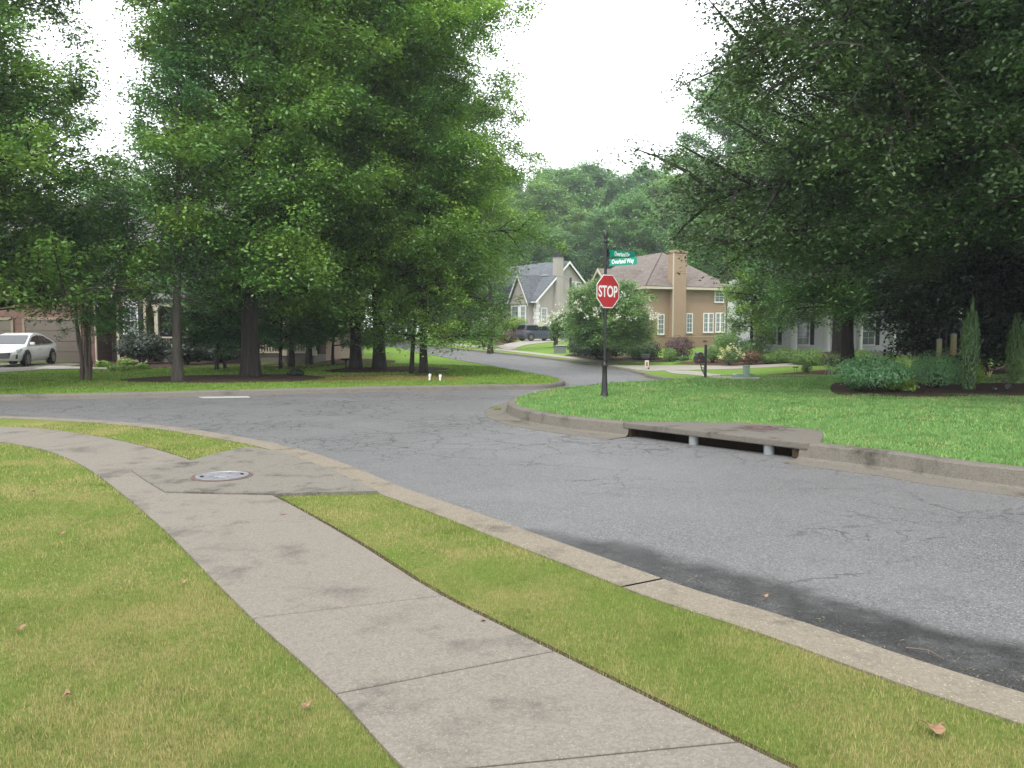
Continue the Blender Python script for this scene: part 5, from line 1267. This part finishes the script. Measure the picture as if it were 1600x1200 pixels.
# ------------------------------------------------------------------ stop sign with street names
def stop_sign():
    x, y = G(944.5, 620.5); z0 = terr(x, y); s = y / F * 1.0
    r = empty('stop_sign', (x, y, z0), 0, 'red octagonal stop sign on a black fluted post with two green street name blades', 'stop sign')
    H = zat(366, y) - z0
    mb = MB(); mb.lathe([(.10, -.05), (.10, .02), (.092, .05), (.078, .08), (.072, .14), (.058, .50), (.055, .70), (.066, .72), (.066, .76), (.05, .79), (.038, .82)], 16); b = mb.build('post_base', M['black'], r, smooth=True)
    mb = MB(); n = 24; V = []
    for k in range(n):
        a = 2 * math.pi * k / n; q = .034 if k % 2 else .030; V.append((math.cos(a) * q, math.sin(a) * q, .8))
    mb.prism(V, (0, 0, H - .95)); mb.build('post', M['black'], r)
    mb = MB(); mb.lathe([(.034, H - .20), (.048, H - .18), (.048, H - .15), (.036, H - .13), (.036, H - .10), (.046, H - .08), (.056, H - .03), (.052, H + .02), (.032, H + .06), (.012, H + .075)], 16); mb.build('post_finial', M['black'], r, smooth=True)
    zc = zat(455.5, y) - z0; A = R(41)                                    # face turned to traffic coming up the near road
    nrm = Vector((math.sin(A), -math.cos(A), 0)); rz = A
    sg = bpy.data.objects.new('sign_plate', bpy.data.meshes.new('x')); bpy.data.objects.remove(sg)
    hR = .381 / math.cos(math.pi / 8)
    oct_ = lambda rr, yy: [(rr * math.cos(math.pi / 8 + k * math.pi / 4), yy, rr * math.sin(math.pi / 8 + k * math.pi / 4)) for k in range(8)]
    mb = MB(); mb.prism(oct_(hR, -.085), (0, .004, 0)); pl = mb.build('sign_plate', M['white'], r, loc=(0, 0, zc), rz=rz)
    mb = MB(); mb.prism(oct_(hR - .024, -.0872), (0, .004, 0)); mb.build('sign_face', M['red'], pl)
    lettering('STOP', .355, pl, (0, -.0885, 0), (math.pi / 2, 0, 0), M['white'], .76, .008)
    mb = MB()
    for zz in (-.22, .22): mb.box(0, -.06, zz, .05, .05, .05)
    mb.build('bracket', M['black'], pl)
    for name, zz, ang, lab in (('Overland Dr', zat(395, y) - z0, R(41), 'upper green street name blade'), ('Overland Way', zat(411, y) - z0, R(-44), 'lower green street name blade')):
        mb = MB(); L_ = .95 if name.endswith('Dr') else .80; mb.span(.07, .07 + L_, -.006, .006, -.08, .08)
        bl = mb.build('street_name_blade', M['green'], r, loc=(0, 0, zz), rz=ang, bevel=.004); bl['label'] = lab
        mb = MB(); mb.span(.0, .12, -.02, .02, -.03, .03); mb.span(.06, .10, -.016, .016, -.085, .085); mb.build('clamp', M['black'], bl)
        for sgn in (1, -1): lettering(name, .138, bl, (.07 + L_ / 2 + .02, -.0075 * sgn, .0), (math.pi / 2, 0, 0 if sgn > 0 else math.pi), M['white'], .74, .0035)
        if name.endswith('Way'):
            mb = MB(); mb.span(.58, .66, -.012, .012, .08, .11); mb.build('scroll', M['black'], bl)
stop_sign()

# ------------------------------------------------------------------ mailboxes
def arch_box(mb, cx, y0, y1, z0, w_, h, n=8):
    poly = [(cx - w_ / 2, y0, z0), (cx + w_ / 2, y0, z0)] + [(cx + w_ / 2 * math.cos(math.pi * k / n), y0, z0 + h - w_ / 2 + w_ / 2 * math.sin(math.pi * k / n)) for k in range(n + 1)]
    mb.prism(poly, (0, y1 - y0, 0))
def mailbox_scroll():
    x, y = G(1102, 591); z0 = terr(x, y); top = zat(540, y) - z0
    r = empty('mailbox', (x, y, z0), 0, 'black mailbox on a tall post with a scrolled bracket before the tan house', 'mailbox')
    mb = MB(); mb.box(0, 0, top / 2 - .1, .075, .075, top + .2); mb.lathe([(.05, top - .02), (.06, top), (.02, top + .04)], 10); mb.build('post', M['black'], r)
    bz = zat(566, y) - z0; s = y / F; xx = -.055 * 0 - 10.5 * s
    mb = MB(); arch_box(mb, xx, -.26, .26, bz, .26, .27); bx = mb.build('box', M['black'], r, rz=0, smooth=True)
    mb = MB(); arch_box(mb, xx, -.285, -.262, bz + .0, .27, .28); mb.build('door', M['black'], bx, smooth=True)
    mb = MB(); mb.span(xx - .02, xx + .02, -.30, -.285, bz + .22, bz + .25); mb.span(xx - .1, xx - .03, -.292, -.286, bz + .05, bz + .11); mb.mi = 0; mb.build('flag', M['red'], bx)
    mb = MB(); arch_box(mb, xx, -.24, .24, bz + .25, .20, .10); mb.build('top_rail', M['black'], bx)
    mb = MB(); mb.span(xx - .12, 0, -.02, .02, bz - .035, bz - .003); mb.tube([(-.03, 0, bz - .42), (xx * .35, 0, bz - .34), (xx * .62, 0, bz - .20), (xx * .75, 0, bz - .05)], .016, 6)
    pts = [(xx * .40 + .06 * math.cos(a), 0, bz - .13 + .06 * math.sin(a)) for a in np.linspace(0, 5.6, 14)]; mb.tube(pts, .011, 6)
    pts = [(xx * .14 + .05 * math.cos(a), 0, bz - .26 + .05 * math.sin(a)) for a in np.linspace(0, 5.6, 14)]; mb.tube(pts, .011, 6); mb.build('bracket', M['black'], r, smooth=True)
mailbox_scroll()
def mailbox_small():
    x, y = G(1013.5, 578); z0 = terr(x, y); s = y / F; top = zat(553.5, y) - z0
    r = empty('mailbox', (x, y, z0), 0, 'small dark mailbox by the far driveway with a pale paper sign on its post', 'mailbox')
    mb = MB(); mb.span(-.035, .035, -.035, .035, -.2, top - .12); mb.build('post', M['dgrey'], r)
    mb = MB(); arch_box(mb, 0, -.08, .08, 0, .17, .22); bm2 = MB(); bm2.prism([(-.40, -.09, top - .24), (.06, -.09, top - .24), (.06, -.09, top - .06), (.03, -.09, top), (-.37, -.09, top), (-.40, -.09, top - .06)], (0, .18, 0)); bx = bm2.build('box', M['dgrey'], r, bevel=.02)
    mb = MB(); mb.span(-.44, -.41, -.10, .10, top - .25, top - .02); mb.build('door', M['dgrey'], bx)
    sh_ = zat(563, y) - z0; sl_ = zat(574, y) - z0
    mb = MB(); mb.span(-.24, .0, -.06, -.045, sl_, sh_); sg = mb.build('paper_sign', M['paper'], r)
    mb = MB(); mb.span(-.18, -.06, -.064, -.0605, sl_ + .06, sh_ - .1); mb.build('printed_patch', M['redpaper'] if 'redpaper' in M else M['seedbase'], sg)
mailbox_small()

# ------------------------------------------------------------------ utility boxes, pipes, little stands
x, y = G(1166, 591); s = y / F
r = empty('utility_pedestal', (x, y, terr(x, y)), .1, 'pale green utility pedestal standing behind a low wide green box on the lawn', 'utility box')
mb = MB(); mb.span(-.09, .09, -.09, .09, -.05, 19 * s); mb.build('pedestal', M['utility'], r, bevel=.015)
mb = MB(); mb.span(-.10, .10, -.10, .10, 19 * s, 20.5 * s); mb.build('pedestal_cap', M['utility'], r, bevel=.015)
mb = MB(); mb.prism([(-.36, .12, -.05), (.36, .12, -.05), (.36, .12, 5 * s), (.28, .12, 7 * s), (-.28, .12, 7 * s), (-.36, .12, 5 * s)], (0, .35, 0)); mb.build('ground_box', M['utility'], r, bevel=.02)
x, y = at(875, 62), 62.0; z = terr(x, y)
r = empty('transformer_box', (x, y, z), .25, 'low grey transformer box on the lawn at the left end of the hedge', 'utility box')
mb = MB(); mb.span(-.4, .4, -.35, .35, -.1, .52); mb.build('body', M['pipe'], r, bevel=.03)
mb = MB(); mb.prism([(-.43, -.38, .52), (.43, -.38, .52), (.43, -.2, .60), (-.43, -.2, .60)], (0, 0, .03)); mb.span(-.43, .43, -.38, .38, .52, .56); mb.build('lid', M['pipe'], r)
for (px, py, lean, lb) in ((671, 594.5, .12, 'short white pipe leaning slightly, left of the pair on the lawn'), (687.5, 595.5, .08, 'short white pipe, right of the pair on the lawn nearest the road')):
    x, y = G(px, py); r = empty('capped_pipe', (x, y, terr(x, y)), 0, lb, 'pipe', 'white capped pipes in the lawn')
    mb = MB(); mb.tube([(0, 0, -.05), (lean * .12, 0, .15)], .036, 12); mb.build('pipe', M['white'], r, smooth=True)
    mb = MB(); mb.tube([(lean * .12, 0, .14), (lean * .2, 0, .215)], [.05, .046], 12); mb.build('cap', M['white'], r, smooth=True)
x, y = G(540.5, 576); s = y / F
r = empty('birdbath', (x, y, terr(x, y)), 0, 'dark birdbath on a thin pedestal in the shade left of the twin oaks', 'birdbath')
mb = MB(); mb.lathe([(.13, 0), (.12, .03), (.035, .06), (.03, .32), (.06, .36)], 14); mb.build('pedestal', M['dgrey'], r, smooth=True)
mb = MB(); mb.lathe([(.05, .35), (.16, .37), (.24, .41), (.25, .43), (.21, .42), (.02, .39)], 18); mb.build('basin', M['dgrey'], r, smooth=True)
x, y = G(1243, 583.5); s = y / F
r = empty('ground_stand', (x, y, terr(x, y)), 0, 'little dark two-legged stand with a flat top in the far flower bed', 'plant stand')
mb = MB(); mb.lathe([(.13, .30), (.15, .32), (.15, .345), (.02, .335)], 16); mb.build('tray', M['dgrey'], r)
for sx in (-.07, .07):
    mb = MB(); mb.tube([(sx, 0, -.02), (sx, 0, .31)], .009, 6); mb.build('leg', M['dgrey'], r)
# spotlight in the island bed
x, y = G(1572, 612); s = y / F
r = empty('garden_spotlight', (x, y, terr(x, y)), -.2, 'black solar garden spotlight between the junipers at the bed edge', 'spotlight')
mb = MB(); mb.tube([(0, 0, -.05), (0, 0, .10)], .02, 8); mb.build('stake', M['black'], r)
mb = MB(); mb.tube([(.0, .07, .10), (0, -.03, .13), (0, -.07, .14)], [.045, .058, .064], 12); mb.build('lamp_head', M['dgrey'], r, smooth=True)
mb = MB(); Mx = Matrix.Translation((.01, .01, .23)) @ Matrix.Rotation(R(24), 4, 'Y') @ Matrix.Rotation(R(14), 4, 'X'); mb.box(0, 0, 0, .23, .17, .025, 0, Mx); mb.tube([(0, 0, .13), (.01, .01, .22)], .012, 6); mb.build('solar_panel', M['dgrey'], r, bevel=.005)
x, y = G(1553, 612)
r = empty('garden_spotlight', (x, y, terr(x, y)), .9, 'small flat dark light fitting lying on the mulch left of the solar spotlight', 'spotlight')
mb = MB(); mb.tube([(-.09, 0, .05), (.05, 0, .07), (.1, 0, .075)], [.03, .045, .05], 10); mb.build('lamp_head', M['black'], r, smooth=True)
mb = MB(); mb.tube([(0, 0, -.03), (0, 0, .06)], .014, 6); mb.build('stake', M['black'], r)

# bird feeders on their shepherd's hooks
def hook(px, ptop, y, side, lb):
    x = at(px, y); z0 = terr(x, y); top = zat(ptop, y) - z0; rr = .075
    r = empty('shepherd_hook', (x, y, z0), 0, lb, 'garden hook', 'hooks for the bird feeders')
    pts = [(0, 0, -.2), (0, 0, top - rr)] + [(side * (rr - rr * math.cos(a)), 0, top - rr + rr * math.sin(a)) for a in np.linspace(.3, math.pi, 9)] + [(side * (2 * rr + .02), 0, top - rr - .05), (side * (2 * rr + .05), 0, top - rr - .03)]
    mb = MB(); mb.tube(pts, .014, 8); mb.build('rod', M['dgrey'], r, smooth=True)
    return x + side * (2 * rr + .03), z0 + top - rr - .05
def feeder(x, y, zh, ptop, pbot, w_, lb):
    zt, zb = zat(ptop, y), zat(pbot, y)
    r = empty('bird_feeder', (x, y, zb), 0, lb, 'bird feeder', 'tube bird feeders over the shrub'); h = zt - zb; q = w_ / 2
    mb = MB(); mb.lathe([(q * .92, .30 * h), (q * .92, .92 * h)], 16); mb.build('seed_tube', M['seed'], r, smooth=True)
    mb = MB(); mb.lathe([(q * 1.0, .90 * h), (q * 1.02, .95 * h), (q * .6, 1.0 * h), (.01, 1.02 * h)], 16); mb.tube([(0, 0, h), (0, 0, max(h + .03, zh - zb))], .004, 5); mb.build('cap', M['pipe'], r, smooth=True)
    mb = MB(); mb.lathe([(q * .5, 0), (q * 1.0, .05 * h), (q * 1.0, .12 * h), (q * .95, .30 * h)], 16)
    for k in range(4):
        a = k * math.pi / 2 + .4
        for zz in (.12, .3): mb.tube([(math.cos(a) * q * .8, math.sin(a) * q * .8, zz * h), (math.cos(a) * q * 1.6, math.sin(a) * q * 1.6, zz * h)], .008, 5)
    mb.build('base', M['seedbase'], r)
fy = G(1466, 607)[1] + .25
hx_, hz = hook(1477.5, 512, fy, -1, 'grey garden hook curling left above the shrub')
feeder(at(1467, fy), fy, hz, 529, 562, .15, 'shorter tube bird feeder hanging left of the grey hook')
hx_, hz = hook(1499, 505, fy + .4, -1, 'dark garden hook half hidden by the tall juniper')
feeder(at(1489, fy + .4), fy + .4, hz, 521, 556, .165, 'larger ochre-based tube bird feeder nearest the tall juniper')

# street lamp in front of the grey house
y = 78.0; x = at(891, y); z0 = terr(x, y); zt = zat(434, y) - z0
r = empty('street_lamp', (x, y, z0), 0, 'grey street lamp with a long thin arm before the gable of the grey house', 'street lamp')
mb = MB(); mb.tube([(0, 0, -.2), (0, 0, zt)], [.16, .11], 12); mb.build('pole', M['dgrey'], r, smooth=True)
xa = at(852, y) - x; za = zat(430.5, y) - z0
mb = MB(); mb.tube([(0, 0, zt - .35), (xa * .3, 0, zt + .05), (xa * .7, 0, za + .02), (xa * .98, 0, za)], .03, 8); mb.build('arm', M['pipe'], r, smooth=True)
mb = MB(); mb.tube([(xa * .86, 0, za - .01), (xa * .95, 0, za - .02), (xa * 1.12, 0, za - .03), (xa * 1.2, 0, za - .02)], [.05, .12, .13, .05], 10); mb.build('lamp_head', M['pipe'], r, smooth=True)

# ------------------------------------------------------------------ cars
def car(name, loc, heading, paint, label, kind):
    """front points along +x in local space; heading = angle of +x"""
    r = empty(name, loc, heading, label, 'car')
    if kind == 'sedan': Ln, Wd, belt, roof = 4.62, .905, .90, 1.45; wb = 1.36; gh = [(1.25, .93), (.42, 1.36), (-.05, 1.45), (-.75, 1.43), (-1.55, 1.19), (-2.02, 1.02)]; hood = .80; wr = .325
    else: Ln, Wd, belt, roof = 4.85, .96, 1.08, 1.74; wb = 1.43; gh = [(1.25, 1.12), (.55, 1.60), (.1, 1.72), (-1.6, 1.72), (-1.98, 1.66), (-2.30, 1.14)]; hood = 1.02; wr = .37
    h = Ln / 2
    st = [(-h, .42, belt * .86, .76), (-h + .1, .30, belt * 1.02, .88), (-h + .4, .24, belt * 1.06, .96), (-wb, .22, belt * 1.04, 1.0), (-.6, .2, belt, 1.0), (.5, .2, belt, 1.0), (1.2, .2, belt * .99, 1.0), (1.55, .22, hood * 1.06, .985), (h - .35, .24, hood * .98, .93), (h - .1, .28, hood * .88, .82), (h, .36, hood * .74, .68)]
    mb = MB(); n = 14; V = []
    for x_, zb, zt, k in st:
        w_ = Wd * k; sec = [(0, zb), (w_ * .86, zb), (w_ * .96, zb + .1), (w_ * .99, zb + .25), (w_, zb + (zt - zb) * .55), (w_ * .965, zt - .09), (w_ * .9, zt - .015), (0, zt + .035)]
        ring = sec + [(-a, b) for a, b in reversed(sec[1:-1])]; V.append([(x_, a, b) for a, b in ring])
    b0 = len(mb.v); m = len(V[0])
    for rg_ in V: mb.v += rg_
    for i in range(len(V) - 1):
        for k in range(m): mb.f.append((b0 + i * m + k, b0 + i * m + (k + 1) % m, b0 + (i + 1) * m + (k + 1) % m, b0 + (i + 1) * m + k)); mb.m.append(0)
    mb.f.append(tuple(b0 + k for k in range(m))); mb.m.append(0); mb.f.append(tuple(b0 + (len(V) - 1) * m + k for k in range(m))); mb.m.append(0)
    mb.build('body', paint, r, smooth=True)
    # cabin
    def wid(z): return Wd * (.93 - .21 * max(0, (z - belt)) / (roof - belt))
    gp = [(x_, z_) for x_, z_ in gh]; mb = MB(); V = []
    for x_, z_ in gp:
        w0 = Wd * .93; w1 = wid(z_); zb = belt - .06
        V.append([(x_ , -w0, zb), (x_, -w1, z_ - .02), (x_, -w1 * .8, z_ + .015), (x_, w1 * .8, z_ + .015), (x_, w1, z_ - .02), (x_, w0, zb)])
    for rg_ in V: mb.v += rg_
    for i in range(len(V) - 1):
        for k in range(5): mb.f.append((i * 6 + k, i * 6 + k + 1, (i + 1) * 6 + k + 1, (i + 1) * 6 + k)); mb.m.append(0)
    for e in (0, len(V) - 1): mb.f.append(tuple(e * 6 + k for k in range(6))); mb.m.append(0)
    cb_ = mb.build('cabin', paint, r, smooth=True)
    def pane(i, j, nm):
        (xa_, za_), (xb_, zb_) = gp[i], gp[j]; d_ = Vector((xb_ - xa_, 0, zb_ - za_)).normalized(); nn = Vector((-d_.z, 0, d_.x)); nn = nn if nn.z > 0 else -nn
        q = []
        for t, ww in ((.06, .9), (.93, .9)):
            px_, pz_ = xa_ + (xb_ - xa_) * t, za_ + (zb_ - za_) * t; wv = wid(pz_) * ww
            q.append([Vector((px_, -wv, pz_ + .005)) + nn * .022, Vector((px_, wv, pz_ + .005)) + nn * .022])
        MB().prism([q[0][0], q[0][1], q[1][1], q[1][0]], nn * .008).build(nm, M['shade'], r)
    pane(0, 1, 'windscreen'); pane(4, 5, 'rear_window')
    # side windows
    up = [(x_, z_ - .10) for x_, z_ in gp[1:5]]; xf = gp[0][0] - .18; xr = gp[-1][0] + .35
    for sgn in (-1, 1):
        def sp(x_, z_): return (x_, sgn * (wid(z_) + .018 + .012 * (roof - z_)), z_)
        mid = -.35
        f_ = [(xf, belt + .05), (up[0][0] + .02, up[0][1]), (up[1][0], up[1][1]), (mid + .05, up[1][1] if kind != 'sedan' else up[1][1]), (mid + .05, belt + .05)]
        b_ = [(mid - .05, belt + .05), (mid - .05, up[1][1]), (up[2][0], up[2][1]), (up[3][0] + .12, up[3][1] + .0), (xr, belt + .07)]
        for q in (f_, b_): MB().prism([sp(*p) for p in q], (0, sgn * .008, 0)).build('side_window', M['shade'], r)
        mb = MB(); mb.box(xf - .06, sgn * (Wd + .09), belt + .09, .12, .2, .13); mb.build('mirror', paint, r, bevel=.035)
        for dx in (.25, -.75):
            mb = MB(); mb.box(dx - .25, sgn * (Wd + .012), belt - .12, .2, .035, .035); mb.build('door_handle', paint, r, bevel=.01)
        for xw in (wb, -wb):
            mb = MB(); mb.lathe([(wr + .06, -.005), (wr + .06, .02)], 24); a_ = mb.build('wheel_arch', M['black'], r); a_.rotation_euler = (-sgn * math.pi / 2, 0, 0); a_.location = (xw, sgn * (Wd - .012), wr + .02)
            mb = MB(); mb.lathe([(wr * .6, -.2), (wr * .96, -.2), (wr, -.16), (wr, .015), (wr * .95, .045), (wr * .68, .05), (wr * .66, .03)], 28); t_ = mb.build('tyre', M['tyre'], None, smooth=True)
            wh = bpy.data.objects.new('wheel', t_.data); bpy.data.objects.remove(t_); col.objects.link(wh); wh.parent = r; wh.rotation_euler = (-sgn * math.pi / 2, 0, 0); wh.location = (xw, sgn * (Wd - .01), wr)
            mb = MB(); mb.lathe([(wr * .67, .0), (wr * .67, .045), (wr * .6, .04), (wr * .58, .015), (.001, .015)], 24)
            for k in range(10):
                a = k * math.pi / 5; mb.box(math.cos(a) * wr * .34, math.sin(a) * wr * .34, .03, wr * .52, .035, .025, a)
            mb.lathe([(.06, .01), (.05, .05), (.001, .05)], 12); mb.build('rim', M['rim'], wh)
    if kind == 'sedan':
        mb = MB(); mb.prism([(h - .06, -.55, .36), (h - .06, .55, .36), (h - .12, .66, .62), (h - .12, -.66, .62)], (.10, 0, 0)); mb.build('grille', M['black'], r, bevel=.02)
        for sgn in (-1, 1):
            mb = MB(); mb.prism([(h - .16, sgn * .48, .60), (h - .30, sgn * .80, .62), (h - .52, sgn * .875, .71), (h - .50, sgn * .86, .76), (h - .25, sgn * .68, .695), (h - .14, sgn * .48, .66)], (.03, sgn * .03, .02)); mb.build('headlight', M['glass_lt'], r)
            mb = MB(); mb.prism([(h - .20, sgn * .72, .34), (h - .22, sgn * .80, .34), (h - .26, sgn * .80, .55), (h - .22, sgn * .74, .5)], (.05, sgn * .03, 0)); mb.build('fog_lamp', M['black'], r)
    else:
        for sgn in (-1, 1):
            mb = MB(); mb.prism([(-h - .01, sgn * .50, .92), (-h - .01, sgn * .80, .92), (-h + .22, sgn * .955, 1.0), (-h + .2, sgn * .94, 1.13), (-h + .02, sgn * .78, 1.08), (-h - .0, sgn * .5, 1.04)], (-.03, sgn * .015, 0)); mb.build('tail_lamp', M['tail'], r)
            mb = MB(); mb.tube([(.4, sgn * .62, 1.76), (.3, sgn * .62, 1.80), (-1.6, sgn * .62, 1.80), (-1.75, sgn * .62, 1.75)], .02, 6); mb.build('roof_rail', M['rim'], r)
        mb = MB(); mb.span(-h - .05, -h + .2, -.86, .86, .36, .62); mb.build('bumper', M['dgrey'], r, bevel=.05)
        mb = MB(); mb.span(-2.25, -1.93, -.62, .62, 1.70, 1.74); mb.build('spoiler', paint, r, bevel=.01)
    return r
y = 36.6; x = at(30, y); car('sedan_car', (x, y, .04), R(-81), M['carw'], 'white four-door sedan parked on the driveway before the brick garage', 'sedan')
y = 88.0; x = at(840, y); car('sport_utility_car', (x, y, zat(532.5, 86)), math.atan2(.5, .86), M['carb'], 'blue-grey family car parked on the driveway of the grey house', 'suv')

# ------------------------------------------------------------------ fallen leaves and twigs
def fallen_leaf(px, py, size, rot, lb, zo=.03):
    x, y = G(px, py, zo); rg = np.random.default_rng(int(px * 7 + py)); n = 18; mb = MB(); V = []; size *= .62
    for k in range(n):                                      # three broad lobes, curled edges
        a = 2 * math.pi * k / n; q = size * (.40 + .14 * math.cos(3 * a) + .05 * math.cos(7 * a)) * rg.uniform(.85, 1.12); V.append((math.cos(a) * q * 1.15, math.sin(a) * q, size * .10 + size * .16 * math.sin(a * 2 + 1) + size * rg.uniform(0, .08)))
    c = (0, 0, size * .02)
    for k in range(n): mb.face([c, V[k], V[(k + 1) % n]])
    o = mb.build('fallen_leaf', M['deadleaf'], None, (x, y, terr(x, y) + zo), rot); o.modifiers.new('thickness', 'SOLIDIFY').thickness = .0015
    tag(o, lb, 'leaf', 'dry fallen leaves')
for a in [(477, 1102, .075, .3, 'pink-tan dry leaf on the near lawn close to the sidewalk edge'), (30, 983, .09, 1.1, 'tan dry leaf lying in the lawn at the left edge'), (105, 1085, .07, 2.0, 'brown curled dry leaf low in the left corner of the lawn'),
          (285, 910, .075, .7, 'dark dry leaf on the lawn beside the middle of the sidewalk'), (1460, 1138, .15, 2.6, 'large brown dry leaf on the grass verge by the kerb'), (442, 803, .07, .2, 'small pale dry leaf lying on the sidewalk past the apron', .025),
          (755, 969, .05, 1.5, 'tiny dark dry leaf on the sidewalk near the verge', .025), (95, 834, .09, .9, 'dry leaf on the far part of the near lawn, nearer of two'), (50, 768, .09, 2.2, 'dry leaf on the near lawn closest to the curving sidewalk'),
          (1195, 932, .075, .4, 'curled dry leaf in the dark silt by the kerb', -.10)]: fallen_leaf(*a)
def twig(px0, py0, px1, py1, rad, lb, zo):
    a = Vector((*G(px0, py0, zo), zo)); b = Vector((*G(px1, py1, zo), zo)); m_ = (a + b) / 2 + Vector((.03, .02, .01)); o0 = a.copy()
    mb = MB(); mb.tube([a - o0, m_ - o0, b - o0], [rad, rad * .8, rad * .5], 6); mb.tube([m_ - o0, m_ - o0 + (b - m_).cross(Vector((0, 0, 1))) * .35 + (b - m_) * .4], [rad * .6, rad * .3], 5)
    tag(mb.build('twig', M['bark_s'], None, o0), lb, 'twig', 'dry twigs and needles on the road')
twig(1415, 1012, 1475, 1030, .006, 'dry forked twig on the dark silt beside the kerb at the lower right', -.115)
twig(1180, 906, 1205, 912, .003, 'reddish pine needles on the upper edge of the dark silt', -.122)
twig(1178, 928, 1215, 932, .003, 'reddish pine needles lying across the dark silt', -.122)

# ------------------------------------------------------------------ humid summer air
hb = MB(); hb.span(-280, 280, -70, 450, -5.0, 45.0)
hz_m = bpy.data.materials.new('humid_air'); hz_m.use_nodes = True; _t6 = hz_m.node_tree; _t6.nodes.clear()
_o = _t6.nodes.new('ShaderNodeOutputMaterial'); _v = _t6.nodes.new('ShaderNodeVolumePrincipled')
_v.inputs['Color'].default_value = (.88, .95, 1.0, 1); _v.inputs['Density'].default_value = 0.0006; _v.inputs['Anisotropy'].default_value = 0.2
_t6.links.new(_v.outputs[0], _o.inputs['Volume'])
hz = hb.build('haze', hz_m); hz['kind'] = 'stuff'
